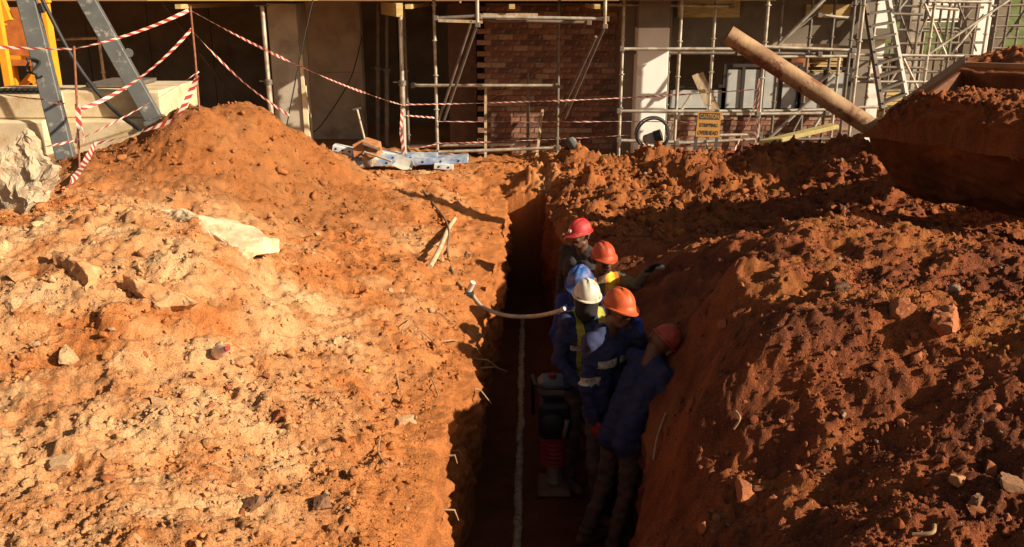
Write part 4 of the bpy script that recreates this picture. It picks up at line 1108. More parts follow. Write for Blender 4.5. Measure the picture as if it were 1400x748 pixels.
# ------------------------------------------------------------------ drum of cable and motor (poker vibrator)
vb = root('poker_vibrator', P(895, 200, 12.3), 'poker vibrator motor wrapped in a big loop of black hose', 'machine')
c = P(893, 183, 12.3)
for rr_, dy in ((.215, 0), (.20, .04), (.225, .09)):
    m = MB(); m.tube([c + Vector((math.cos(t) * rr_ * 1.05, dy + .03 * math.sin(2 * t), math.sin(t) * rr_)) for t in np.linspace(0, 2 * math.pi, 41)], 0.012, 8, cap=False); m.build('hose_loop', M_BLACK, vb, True)
mc = P(893, 188, 12.35); dax = Vector((.9, -.25, .35)).normalized()
m = MB(); m.lathe([(.045, -.14), (.07, -.12), (.075, -.02), (.075, .02)], mc, dax, 16); m.build('motor_body', mat('motor_grey', (.30, .28, .24), .6, .2, dirt=.3), vb, True)
for k in range(6):
    m = MB(); m.lathe([(.05, 0), (.085, .004), (.085, .010), (.05, .014)], mc + dax * (.02 + k * .018), dax, 16); m.build('cooling_fin', M_BLACK, vb)
m = MB(); m.beam(mc + Vector((-.1, 0, -.07)), mc + Vector((.1, -.03, -.09)), .12, .02); m.beam(mc + Vector((-.08, .05, -.08)), mc + Vector((-.08, .05, -.2)), .03, .03); m.beam(mc + Vector((.08, .05, -.08)), mc + Vector((.08, .05, -.2)), .03, .03); m.build('skid', M_TUBE_D, vb)

# pale yellow plank on the ground near the scaffold foot
yp = MB(); yp.beam(P(1042, 196, 12.4), P(1142, 172, 12.6), .2, .06); tag(yp.build('yellow_beam', mat('pale_yellow_paint', (.50, .42, .17), .7, var=.15, dirt=.45, dirtcol=(.4, .25, .1)), None, bevel=.008), 'pale yellow painted beam propped across the scaffold foot', 'beam')

# ------------------------------------------------------------------ loader bucket full of soil, rusty pipe, skip
M_BUCKET = mat('bucket_steel', (.155, .065, .035), .8, .25, var=.3, scale=3, stretch=(1, 1, 5), bump=.3, bscale=25, dirt=.45, dirtcol=(.24, .085, .035), dscale=4)
ld_r = root('front_loader', (7.2, 10.0, 0.35), 'front loader bucket raised and heaped with red soil', 'loader')
tip = Vector((3.22, 8.0, 1.29)); bdir = Vector((.83, .56, 0)).normalized(); wdir = Vector((.56, -.83, 0)).normalized()
prof = [(0, 0), (.24, -.27), (.50, -.52), (.82, -.68), (1.12, -.60), (1.33, -.32), (1.42, 0.0), (1.40, .28), (1.30, .5)]
BW = 2.3
def bp(s_, z, t): return tip + bdir * s_ + wdir * t + Vector((0, 0, z))
def shell_mesh():
    pr_ = np.array(prof); d_ = np.r_[0, np.cumsum(np.hypot(*np.diff(pr_, axis=0).T))]; q = np.linspace(0, d_[-1], 90)
    s_ = np.interp(q, d_, pr_[:, 0]); z_ = np.interp(q, d_, pr_[:, 1])
    k = np.ones(9) / 9; s_[4:-4] = np.convolve(s_, k, 'valid'); z_[4:-4] = np.convolve(z_, k, 'valid')
    T = np.linspace(0, BW, 130)[:, None]; S = s_[None] + 0 * T; Z = z_[None] + 0 * T; T = T + 0 * S
    X = tip.x + bdir.x * S + wdir.x * T; Y = tip.y + bdir.y * S + wdir.y * T; Zw = tip.z + Z
    # caked earth stuck to the outside, and a ragged lip
    cake = np.maximum(fbm(X, Y, Zw, 3.2, 3) + .1, 0) * .05 + .012 * fbm(X, Y, Zw, 15, 3, .6) + .35 * domes(T * 1.0 + 50, S * .8 + 20, .11, .25, 33)
    fade = smooth01(0, .04, S)
    X = X - bdir.x * cake * .6; Y = Y - bdir.y * cake * .6; Zw = Zw - cake * .8 * (.3 + .7 * fade) + .02 * fbm(T, T * 0, T * 0, 4, 3) * (1 - fade)
    out = np.stack([X, Y, Zw], -1); inn = np.stack([X + bdir.x * .03, Y + bdir.y * .03, Zw + .035], -1)
    C = np.array([.23, .080, .034]) * (1 + .45 * fbm(X, Y, Zw * 2, 2.5, 3)[..., None])
    return np.concatenate([out, inn[:, ::-1]], 1), np.concatenate([C, C[:, ::-1]], 1)
link('shell', grid_mesh('shell', *shell_mesh(), M_SOIL), ld_r)
for t in (0.0, BW - .03):
    m = MB(); m.prism([bp(s_, z, t) for s_, z in prof], (0, 0, 0), wdir * .03); m.build('side_plate', M_BUCKET, ld_r)
m = MB(); m.hexa([bp(-.05, .03, BW * .55), bp(.14, -.13, BW * .55), bp(.14, -.13, BW), bp(-.05, .03, BW), bp(-.05, .045, BW * .55), bp(.14, -.11, BW * .55), bp(.14, -.11, BW), bp(-.05, .045, BW)]); m.build('cutting_edge', mat('worn_edge', (.45, .42, .38), .4, .6, var=.2, scale=5, dirt=.4, dirtcol=(.24, .085, .035)), ld_r)
for t in (.5, 1.8):
    a = bp(1.35, .1, t); b = a + bdir * 1.9 + Vector((0, 0, -.25)); c_ = b + bdir * 1.6 + Vector((0, 0, .3))
    m = MB(); m.beam(a, b, .14, .26); m.beam(b - bdir * .1, c_, .14, .24); m.build('lift_arm', M_YELLOW, ld_r)
bc = bp(3.2, 0, BW / 2)
for ss in (3.9, 6.6):
    for tt in (-.55, BW + .1):
        w0 = bp(ss, 0, tt); w0.z = gz(w0.x, w0.y) + .66
        m = MB(); m.lathe([(.3, 0), (.62, .02), (.69, .08), (.69, .37), (.62, .43), (.3, .45)], w0, wdir, 28); wo_ = m.build('wheel', M_BLACK, ld_r, True)
        m = MB(); m.lathe([(.1, -.01), (.29, 0.01), (.29, .44), (.1, .46)], w0, wdir, 20); m.build('rim', M_YELLOW, wo_, True)
m = MB(); m.hexa([bp(4.0, -.55, .45), bp(7.3, -.55, .45), bp(7.3, -.55, BW - .45), bp(4.0, -.55, BW - .45), bp(4.2, .1, .5), bp(7.3, .15, .5), bp(7.3, .15, BW - .5), bp(4.2, .1, BW - .5)]); m.build('chassis', M_YELLOW, ld_r, bevel=.05)

# heap of soil in the bucket
def heap_mesh(name, fn, nu, nv, label, dark=1.0, kind='stuff', cat='soil', face=None):
    U, Vv = np.meshgrid(np.linspace(0, 1, nu), np.linspace(0, 1, nv))
    X, Y, Z = fn(U, Vv)
    nz_ = fbm(X, Y, Z, 3.0, 3); nb_ = fbm(X + 8, Y, Z, 14, 3, .6)
    edge = smooth01(0, .12, U) * smooth01(0, .12, 1 - U) * smooth01(0, .1, Vv) * smooth01(0, .1, 1 - Vv)
    Z = Z + edge * (.08 * nz_ + .045 * nb_ + .5 * domes(X + .03 * nb_, Y, .08, .5, 20) + .5 * domes(X, Y, .035, .5, 60))
    Y = Y - edge * (.04 * nz_ + .02 * nb_)
    if face is not None:
        q = fbm(X * 1.0, Y, Z * 1.6, 5, 4, .62); lum = domes(U * 2.3 + .04 * q, Z * 1.2 + .04 * nb_ + 7, .12, .4, 11) + domes(U * 2.3, Z * 1.2 + 9, .05, .5, 71)
        w_ = (1 - smooth01(.25, .5, Vv)) * smooth01(0, .04, U) * smooth01(0, .04, 1 - U)
        am = w_ * (.05 * q + .55 * lum)
        X = X - face.x * am; Y = Y - face.y * am
    C = (np.array([.26, .088, .034])[None, None] * (1 + .35 * nz_[..., None] + .2 * nb_[..., None])) * dark
    o = link(name, grid_mesh(name, np.stack([X, Y, Z], -1), C, M_SOIL)); tag(o, label, cat, None, kind); return o
def bucket_soil(U, V_):
    t = -.02 + U * (BW + .04); s_ = -.10 + .05 * np.sin(U * 23) * (1 - V_) + V_ ** 1.6 * 1.45
    h = .39 * np.sin(np.pi * np.clip(V_ ** 1.6, 0, 1) ** .36) ** .5 * (0.55 + .45 * np.sin(np.pi * np.clip(U * .9 + .1, 0, 1)) ** .5) + .02 - .16 * (1 - smooth01(0, .06, V_)) * 0
    h = h * smooth01(-.02, .18, U) ** .6 + .12 * np.exp(-((U - .62) / .12) ** 2) * smooth01(.1, .5, V_)
    base = np.where(V_ < .05, .03, .03 + .14 * smooth01(.3, 1, V_))
    h = h + base - .05
    return tip.x + bdir.x * s_ + wdir.x * t, tip.y + bdir.y * s_ + wdir.y * t, tip.z + h
heap_mesh('bucket_soil', bucket_soil, 230, 200, 'heap of red soil, darkened for shade, filling the loader bucket', .85, face=bdir)  # whole heap toned darker to stand for its shaded front

pa = P(995, 47, 8.75); pc = P(1196, 177, 8.5); pe = pc + (pc - pa).normalized() * .14
pp = root('rusty_pipe', pc, 'long rusty steel pipe sticking out of the loader bucket', 'pipe')
m = MB(); m.pipe(pa, pe, .09, .078, 28); m.build('pipe_wall', M_RUSTP, pp, True)
sk = root('tipper_skip', (6.2, 10.2, .4), 'brown steel tipper skip heaped with soil behind the loader bucket', 'skip')
SKD = 9.9
a0, a1 = P(1262, 134, SKD), P(1320, 88, SKD)
M_SKIP = mat('skip_steel', (.27, .135, .065), .75, .15, var=.2, scale=3, dirt=.35, dirtcol=(.36, .17, .07))
SX = Vector((.9, -.436, 0)); SY = Vector((.436, .9, 0)); SO = Vector((a1.x, SKD, 0))
def sp(x, y, z): return SO + SX * x + SY * y + Vector((0, 0, z))
ztop = a1.z; zl = a0.z - .35; xn = -(a1.x - a0.x) / (a1.z - a0.z) * (a1.z - zl); xr = 2.6
for yy in (0, 1.7):
    m = MB(); m.prism([sp(xn, yy, zl), sp(xr, yy, zl), sp(xr, yy, ztop), sp(0, yy, ztop)], (0, 0, 0), SY * .04); m.build('side_wall', M_SKIP, sk)
for xx in (.75, 1.6, 2.4):
    m = MB(); m.beam(sp(xx, -.025, zl + .05), sp(xx, -.025, ztop - .03), .07, .045, SY); m.build('stiffener', M_SKIP, sk)
m = MB(); m.hexa([sp(xn, .045, zl), sp(xn + .05, .045, zl), sp(xn + .05, 1.69, zl), sp(xn, 1.69, zl), sp(0, .045, ztop), sp(.05, .045, ztop), sp(.05, 1.69, ztop), sp(0, 1.69, ztop)]); m.build('nose_wall', M_SKIP, sk)
m = MB(); m.beam(sp(0, -.02, ztop), sp(xr, -.02, ztop), .06, .05); m.beam(sp(xn, -.02, zl), sp(0, -.02, ztop), .05, .05); m.build('rim', M_SKIP, sk)
m = MB(); m.hexa([sp(xn, .05, zl - .04), sp(xr, .05, zl - .04), sp(xr, 1.68, zl - .04), sp(xn, 1.68, zl - .04), sp(xn, .05, zl - .002), sp(xr, .05, zl - .002), sp(xr, 1.68, zl - .002), sp(xn, 1.68, zl - .002)]); m.build('floor_pan', M_SKIP, sk)
m = MB(); m.beam(sp(xn + .6, .85, zl - .2), sp(xr - .2, .85, zl - .2), .7, .25); m.build('chassis', M_SKIP, sk)
for xx in (.4, xr - .4):
    for yy in (.05, 1.35):
        w0 = sp(xx, yy, 0); w0.z = gz(w0.x, w0.y) + .42; m = MB(); m.lathe([(.2, 0), (.40, .02), (.43, .06), (.43, .24), (.40, .28), (.2, .3)], w0, SY, 24); m.build('wheel', M_BLACK, sk, True)
def skip_soil(U, V_):
    x_ = .02 + U * (xr - .05); y_ = .06 + V_ * 1.62
    return SO.x + SX.x * x_ + SY.x * y_, SO.y + SX.y * x_ + SY.y * y_, ztop - .05 + .30 * np.sin(np.pi * V_) ** .6 * (.2 + .8 * smooth01(0, .4, U))
heap_mesh('skip_soil', skip_soil, 150, 70, 'red soil heaped in the tipper skip')
# ------------------------------------------------------------------ people: implicit bodies meshed with surface nets
def surface_nets(d, org, h):
    nx, ny_, nz_ = d.shape
    ins = d < 0
    cs = [(i, j, k) for i in (0, 1) for j in (0, 1) for k in (0, 1)]
    sl = lambda a, c: a[c[0]:nx - 1 + c[0], c[1]:ny_ - 1 + c[1], c[2]:nz_ - 1 + c[2]]
    cnt = sum(sl(ins, c).astype(np.int8) for c in cs)
    act = (cnt > 0) & (cnt < 8)
    idx = -np.ones(act.shape, np.int64); ids = np.argwhere(act); idx[act] = np.arange(len(ids))
    acc = np.zeros((len(ids), 3)); num = np.zeros(len(ids))
    vals = {c: d[ids[:, 0] + c[0], ids[:, 1] + c[1], ids[:, 2] + c[2]] for c in cs}
    for a in cs:
        for ax in range(3):
            if a[ax] == 0:
                b = list(a); b[ax] = 1; b = tuple(b)
                va, vb_ = vals[a], vals[b]; x = (va < 0) != (vb_ < 0)
                t = np.where(x, va / np.where(x, va - vb_, 1), 0)
                pnt = np.array(a, float)[None].repeat(len(ids), 0); pnt[:, ax] += t
                acc += np.where(x[:, None], pnt, 0); num += x
    V = (ids + acc / num[:, None]) * h + org
    Fs = []
    for ax in range(3):
        b1, b2 = (ax + 1) % 3, (ax + 2) % 3
        s0 = [slice(None)] * 3; s1 = [slice(None)] * 3
        s0[ax] = slice(0, -1); s1[ax] = slice(1, None)
        ch = ins[tuple(s0)] != ins[tuple(s1)]
        q = np.argwhere(ch)
        q = q[(q[:, b1] > 0) & (q[:, b2] > 0) & (q[:, b1] < d.shape[b1] - 1) & (q[:, b2] < d.shape[b2] - 1)]
        def at(o1, o2):
            r = q.copy(); r[:, b1] -= o1; r[:, b2] -= o2; return idx[r[:, 0], r[:, 1], r[:, 2]]
        quad = np.stack([at(1, 1), at(0, 1), at(0, 0), at(1, 0)], 1)
        flip = ~ins[q[:, 0], q[:, 1], q[:, 2]]
        quad[flip] = quad[flip][:, ::-1]
        Fs.append(quad)
    return V, np.concatenate(Fs)
def seg_d(p, a, b, ra, rb):
    ab = b - a; t = np.clip(((p - a) @ ab) / max(ab @ ab, 1e-9), 0, 1)
    return np.linalg.norm(p - a - t[..., None] * ab, axis=-1) - (ra + (rb - ra) * t)
def mesh_prims(prims, h, k=0.03, wrinkle=0.0):
    A = np.array([np.minimum(p[0], p[1]) - max(p[2], p[3]) for p in prims]).min(0) - 0.05
    B = np.array([np.maximum(p[0], p[1]) + max(p[2], p[3]) for p in prims]).max(0) + 0.05
    n = np.ceil((B - A) / h).astype(int) + 1
    d = np.full(n, 0.3)
    ax = [A[i] + np.arange(n[i]) * h for i in range(3)]
    for (a, b, ra, rb, mi) in prims:
        lo = np.minimum(a, b) - max(ra, rb) - 0.07; hi = np.maximum(a, b) + max(ra, rb) + 0.07
        s = [slice(max(0, int((lo[i] - A[i]) / h)), min(n[i], int((hi[i] - A[i]) / h) + 2)) for i in range(3)]
        G = np.stack(np.meshgrid(ax[0][s[0]], ax[1][s[1]], ax[2][s[2]], indexing='ij'), -1)
        e = seg_d(G, a, b, ra, rb); o = d[tuple(s)]
        hh = np.clip(0.5 + 0.5 * (o - e) / k, 0, 1)
        d[tuple(s)] = np.minimum(o * (1 - hh) + e * hh - k * hh * (1 - hh), o)
    V, F_ = surface_nets(d, A, h)
    best = np.full(len(V), 9.0); mi_ = np.zeros(len(V), int)
    for (a, b, ra, rb, m_) in prims:
        e = seg_d(V, a, b, ra, rb); u = e < best; best[u] = e[u]; mi_[u] = m_
    if wrinkle:
        c = V.mean(0); nrm = np.zeros_like(V)
        fn = np.cross(V[F_[:, 2]] - V[F_[:, 0]], V[F_[:, 3]] - V[F_[:, 1]])
        for j in range(4): np.add.at(nrm, F_[:, j], fn)
        nrm /= np.linalg.norm(nrm, axis=1)[:, None] + 1e-9
        w = np.isin(mi_, (1, 2, 6))
        V = V + nrm * (w * wrinkle * (fbm(V[:, 0], V[:, 1], V[:, 2] * 1.6, 9, 2) + 0.7 * (1 - 2 * np.abs(perlin(V[:, 0] * 13, V[:, 1] * 13 + 4, V[:, 2] * 20)))))[:, None]
    return V, F_, mi_

M_SKIN = mat('skin_dark_brown', (.12, .055, .032), .55, var=.12, scale=20)
M_LIPS = mat('lips', (.10, .038, .03), .5)
M_NAVY = mat('navy_workwear', (.016, .022, .075), .85, var=.25, scale=14, bump=.3, dirt=.25, dirtcol=(.05, .034, .045), dscale=16)
M_ROYAL = mat('royal_blue_workwear', (.018, .03, .17), .85, var=.25, scale=14, bump=.3, dirt=.2, dirtcol=(.06, .045, .09), dscale=16)
M_KHAKI = mat('khaki_jacket', (.14, .115, .07), .9, var=.2, scale=12, bump=.2, dirt=.2)
M_TROU = mat('dusty_grey_trousers', (.085, .062, .048), .9, var=.25, scale=10, bump=.2, dirt=.35, dirtcol=(.16, .07, .035))
M_BOOT = mat('dusty_boots', (.06, .038, .028), .8, var=.3, scale=12, dirt=.5, dirtcol=(.2, .09, .04))
M_REDGL = mat('red_glove', (.30, .03, .025), .8, var=.2)
M_BLUEGL = mat('blue_glove', (.02, .05, .34), .6, var=.2)
M_BLKGL = mat('black_glove', (.025, .022, .02), .7)
M_REFL = mat('silver_reflective', (.42, .42, .36), .45, .1, var=.25, scale=50, dirt=.3, dirtcol=(.2, .15, .1), dscale=20)
M_LIME = mat('lime_vest', (.30, .30, .03), .7, var=.15)
M_ORVEST = mat('orange_vest', (.72, .22, .02), .7, var=.15)
M_YELV = mat('yellow_vest', (.75, .45, .02), .7, var=.12)
M_DKCLOTH = mat('dark_cloth', (.018, .014, .014), .9, var=.3)
M_DKTOP = mat('dark_overall', (.035, .03, .032), .9, var=.25)
M_EYE = mat('eye_white', (.7, .66, .6), .3)

def V3(*a): return np.array(a, float)
def helmet(parent, c, u, f, color_mat, tilt_peak=1.0, strap=None, name='hard_hat', tag_front=False):
    u = np.array(u, float); u /= np.linalg.norm(u); f = np.array(f, float); f = f - u * (f @ u); f /= np.linalg.norm(f); r = np.cross(f, u)
    c = np.array(c, float) + u * 0.03
    r = r * .82; f = f * .835; u = u * .90
    m = MB(); nA, nE = 36, 14
    rows_ = []
    for i in range(nE + 1):
        e = i / nE * math.pi / 2
        row = []
        for k in range(nA):
            a = 2 * math.pi * k / nA
            x = math.sin(a); y = math.cos(a)
            rr = math.cos(e) ** 0.85
            z = math.sin(e) ** 1.0 * .122
            ridge = 0.010 * math.exp(-((x * rr * .118) / .018) ** 2) * math.sin(min(e * 1.4, math.pi / 2)) if abs(x) < .6 else 0
            ridge += 0.005 * math.exp(-((abs(x * rr * .118) - .05) / .01) ** 2) * math.sin(min(e * 1.6, math.pi / 2)) * (1 if y > -.9 else 0)
            row.append(c + r * (x * rr * .118) + f * (y * rr * .140 - .004) + u * (z + ridge))
        rows_.append(row)
    # brim ring: flares out, longer peak in front
    def brim(out, drop):
        row = []
        for k in range(nA):
            a = 2 * math.pi * k / nA; x = math.sin(a); y = math.cos(a)
            pk = max(0, y) ** 2.2 * .038 * tilt_peak
            row.append(c + r * (x * (.118 + out)) + f * (y * (.140 + out) + (pk if out > .001 else 0)) + u * (-drop - (pk * .35 if out > .001 else 0)))
        return row
    rows_ = [brim(.010, .012 + .006), brim(.019, .012), brim(.017, .004), brim(.002, .001)] + rows_[1:]
    b = 0
    m.v = [tuple(p) for row in rows_ for p in row]
    for i in range(len(rows_) - 1):
        for k in range(nA):
            m._f((i * nA + k, i * nA + (k + 1) % nA, (i + 1) * nA + (k + 1) % nA, (i + 1) * nA + k))
    m._f(tuple((len(rows_) - 1) * nA + k for k in range(nA)))
    h = m.build(name, color_mat, parent, True)
    # head band inside, seen under the rim
    mb = MB(); ring = []
    for dz in (-.038, -.002):
        ring.append([c + r * (math.sin(2 * math.pi * k / 28) * .095) + f * (math.cos(2 * math.pi * k / 28) * .115) + u * dz for k in range(28)])
    for k in range(28):
        j = (k + 1) % 28; mb.poly([ring[0][k], ring[0][j], ring[1][j], ring[1][k]])
    mb.build('headband', strap or M_DKCLOTH, h, True)
    if tag_front:
        q = c + f * .150 + u * .038; mb = MB(); 
        mb.hexa([q - r * .02 - u * .012, q + r * .02 - u * .012, q + r * .02 - u * .012 - f * .01, q - r * .02 - u * .012 - f * .01, q - r * .02 + u * .012 - f * .008, q + r * .02 + u * .012 - f * .008, q + r * .02 + u * .012 - f * .018, q - r * .02 + u * .012 - f * .018]); mb.build('badge', M_EYE, h)
    return h
def unit(v): v = np.array(v, float); return v / np.linalg.norm(v)
def hand_prims(w, d, n, mi, side, curl=0.9, grow=0.0):
    d = unit(d); n = np.array(n, float); n = unit(n - d * (n @ d)); s = np.cross(d, n) * side
    R_ = grow
    pr = []
    for o_ in (-.026, -.008, .010, .026):
        pr.append((w + d * .012 + s * o_ * .7, w + d * .088 + s * o_, .016 + R_, .0135 + R_, mi))
    for i, (o_, ln) in enumerate(((.028, .062), (.0095, .072), (-.0095, .068), (-.028, .054))):
        b = w + d * .09 + s * o_; c1 = curl * (.7 + .1 * i)
        d1 = d * math.cos(c1 * .6) + n * math.sin(c1 * .6); d2 = d * math.cos(c1 * 1.5) + n * math.sin(c1 * 1.5)
        e = b + d1 * ln * .58; g_ = e + d2 * ln * .5
        pr += [(b, e, .0098 + R_, .0090 + R_, mi), (e, g_, .0090 + R_, .0078 + R_, mi)]
    b = w + d * .028 + s * .028; e = b + unit(d * .75 + s * .6 + n * .25) * .042; g_ = e + unit(d * .9 + s * .15 + n * .4) * .032
    pr += [(b, e, .0125 + R_, .0105 + R_, mi), (e, g_, .0105 + R_, .0085 + R_, mi)]
    return pr
def person(label, base, yaw, J, head_u, head_f, mats_, hat, strap=None, hands=None, paint=None, hood=False, badge=False, scale=1.0, slim=.82):
    D_ = dict(anL=V3(-.11, -.02, .09), anR=V3(.11, -.02, .09), knL=V3(-.11, .03, .49), knR=V3(.11, .03, .49), hipL=V3(-.09, 0, .91), hipR=V3(.09, 0, .91),
              shL=V3(-.17, 0, 1.42), shR=V3(.17, 0, 1.42), elL=V3(-.22, -.03, 1.13), elR=V3(.22, -.03, 1.13), wrL=V3(-.21, .08, .88), wrR=V3(.21, .08, .88),
              head=V3(0, .03, 1.64), footL=None, footR=None)
    for k_, v_ in J.items(): D_[k_] = V3(*v_)
    g = D_
    pel = (g['hipL'] + g['hipR']) / 2 + V3(0, 0, .03); chest = (g['shL'] + g['shR']) / 2; sp = unit(chest - pel); lat = unit(g['shR'] - g['shL']); latp = unit(g['hipR'] - g['hipL'])
    fw = np.cross(sp, lat) * -1.0
    if fw @ V3(0, 1, 0) < 0 and abs(fw @ V3(0, 1, 0)) > .2: fw = -fw
    pr = []
    # torso in jacket
    for s in (-1, 1):
        pr.append((pel + latp * .065 * s + sp * .04, chest - sp * .11 + lat * .085 * s, .112, .118, 1))
        pr.append((pel + latp * .075 * s - sp * .06, pel + latp * .07 * s + sp * .10, .118, .112, 1))
        pr.append((chest - sp * .10 + lat * .06 * s + fw * .03, chest - sp * .16 + lat * .06 * s + fw * .035, .095, .095, 1))
    pr.append((g['shL'] + sp * .0, g['shR'] + sp * .0, .070, .070, 1))
    pr.append((chest + sp * .035 + lat * .06, chest + sp * .035 - lat * .06, .066, .066, 1))
    for S in 'LR':
        pr.append((g['hip' + S] - V3(0, 0, .02), g['kn' + S], .098, .068, 2)); pr.append((g['kn' + S], g['an' + S] + V3(0, 0, .02), .068, .060, 2))
        toe = g['foot' + S] if g['foot' + S] is not None else V3(0, .17, 0)
        a = g['an' + S]
        pr.append((a + V3(0, 0, .0), a + V3(0, 0, -.045) + toe * .15, .050, .045, 3)); pr.append((a + V3(0, 0, -.045) - toe * .25, a + V3(0, 0, -.05) + toe, .043, .038, 3))
        pr.append((g['sh' + S], g['el' + S], .066, .052, 1)); pr.append((g['el' + S], g['wr' + S], .053, .044, 1))
    pr = [(a, b, ra * slim, rb * slim, m_) if m_ in (1, 2) else (a, b, ra, rb, m_) for a, b, ra, rb, m_ in pr]
    Vb, Fb, Mb = mesh_prims(pr, .0105, .03, .011)
    parts_ = [(Vb, Fb, Mb)]
    # head and neck
    u = unit(head_u); f = np.array(head_f, float); f = unit(f - u * (f @ u)); r = np.cross(f, u); c = g['head']
    hm = 8 if hood else 0
    hp = [(chest + sp * .02, c - u * .07 - f * .01, .062, .055, hm), (c - f * .022 + u * .02, c + f * .015 + u * .02, .086, .082, hm), (c - u * .045 + f * .030, c - u * .02 + f * .03, .060, .070, 0),
          (c - u * .093 + f * .052 - r * .014, c - u * .093 + f * .052 + r * .014, .030, .030, 0), (c - u * .08 + f * .01 - r * .045, c - u * .09 + f * .04 - r * .022, .024, .026, 0), (c - u * .08 + f * .01 + r * .045, c - u * .09 + f * .04 + r * .022, .024, .026, 0),
          (c + f * .100 - u * .038, c + f * .090 + u * .0, .0135, .008, 0), (c + f * .094 - u * .042 - r * .013, c + f * .094 - u * .042 + r * .013, .0095, .0095, 0),
          (c + f * .084 + u * .018 - r * .038, c + f * .088 + u * .018 + r * .0, .013, .013, 0), (c + f * .084 + u * .018 + r * .038, c + f * .088 + u * .018 + r * .0, .013, .013, 0),
          (c + f * .075 - u * .026 + r * .042, c + f * .07 - u * .03 + r * .04, .022, .022, 0), (c + f * .075 - u * .026 - r * .042, c + f * .07 - u * .03 - r * .04, .022, .022, 0),
          (c + f * .085 - u * .070 - r * .018, c + f * .090 - u * .068, .009, .011, 9), (c + f * .090 - u * .068, c + f * .085 - u * .070 + r * .018, .011, .009, 9),
          (c + f * .084 - u * .081 - r * .012, c + f * .084 - u * .081 + r * .012, .010, .010, 9)]
    for s in (-1, 1):
        hp += [(c + r * s * .086 - f * .012 - u * .035, c + r * s * .092 - f * .02 + u * .005, .011, .016, 0)]
    if hood: hp = [(a, b, ra + .008, rb + .008, 8) if m_ == 8 else (a, b, ra, rb, m_) for a, b, ra, rb, m_ in hp] + [(c - u * .10 - f * .03, c - u * .02 - f * .03, .085, .085, 8)]
    parts_.append(mesh_prims(hp, .0062, .014))
    hands = hands or {}
    for S in 'LR':
        hd = hands.get(S, {})
        d0 = hd.get('d', unit(g['wr' + S] - g['el' + S])); n0 = hd.get('n', V3(-1 if S == 'R' else 1, 0, 0))
        parts_.append(mesh_prims(hand_prims(g['wr' + S] - unit(d0) * .005, d0, n0, 4 if S == 'L' else 5, 1 if S == 'R' else -1, hd.get('curl', .7), hd.get('grow', .001)), .0048, .007))
    VV, FF, MM = [], [], []; b = 0
    for v, f_, m_ in parts_:
        VV.append(v); FF.append(f_ + b); MM.append(m_[f_[:, 0]]); b += len(v)
    VV = np.concatenate(VV); FF = np.concatenate(FF); MM = np.concatenate(MM)
    if paint is not None:
        cen = VV[FF].mean(1); MM = paint(cen, MM, dict(chest=chest, pel=pel, sp=sp, lat=lat, fw=fw, **{k_: g[k_] for k_ in ('shL', 'shR', 'elL', 'elR')}))
    me = bpy.data.meshes.new('person')
    me.vertices.add(len(VV)); me.vertices.foreach_set('co', VV.reshape(-1).astype(np.float32))
    me.loops.add(FF.size); me.loops.foreach_set('vertex_index', FF.reshape(-1).astype(np.int32))
    me.polygons.add(len(FF)); me.polygons.foreach_set('loop_start', np.arange(0, FF.size, 4, dtype=np.int32))
    me.update(calc_edges=True)
    me.polygons.foreach_set('use_smooth', np.ones(len(FF), bool))
    for k_ in range(10): me.materials.append(mats_.get(k_, {0: M_SKIN, 1: M_NAVY, 2: M_TROU, 3: M_BOOT, 4: M_SKIN, 5: M_SKIN, 6: M_ORVEST, 7: M_REFL, 8: M_DKCLOTH, 9: M_LIPS}[k_]))
    me.polygons.foreach_set('material_index', MM.astype(np.int32))
    o = bpy.data.objects.new('person', me); COL.objects.link(o)
    o.location = base; o.rotation_euler = (0, 0, yaw); o.scale = (scale,) * 3
    tag(o, label, 'person', 'workers standing in the trench')
    helmet(o, c, u, f, hat, 1.0, strap, "hard_hat", badge)
    for s in (-1, 1):
        e = c + f * .0865 - u * .004 + r * s * .033
        m = MB(); m.lathe([(.002, -.012), (.009, -.009), (.0125, 0), (.009, .009), (.002, .012)], e, axis=f, n=10); ey = m.build('eye', M_EYE, o, True)
        m = MB(); m.lathe([(.0055, .0105), (.0055, .0126)], e, axis=f, n=10); m.build('iris', M_BLACK, ey)
    return o

FZ = FLOOR_Z + 0.015
def hat_mat(n, c): return mat(n, c, .58, var=.18, scale=16, dirt=.28, dirtcol=(.35, .16, .07), dscale=14)
M_HR = hat_mat('hat_red', (.42, .018, .022)); M_HO = hat_mat('hat_orange', (.52, .085, .016)); M_HB = hat_mat('hat_blue', (.022, .085, .30)); M_HW = hat_mat('hat_white', (.60, .54, .44)); M_HO2 = hat_mat('hat_orange_red', (.36, .04, .018)); M_HO3 = hat_mat('hat_deep_orange', (.46, .055, .014))
PI = math.pi
def place(px, py, D): return P(px, py, D)

# A: farthest man, red hat with lime headband, turned to look down the trench
person('worker in red hard hat with lime headband, looking down the trench', (.66, 7.98, FZ), math.radians(150), dict(head=(0.0, .06, 1.63)), (.06, .12, 1), (.45, 1, -.35), {1: M_DKTOP, 7: M_LIME}, M_HR, strap=M_LIME, badge=True)
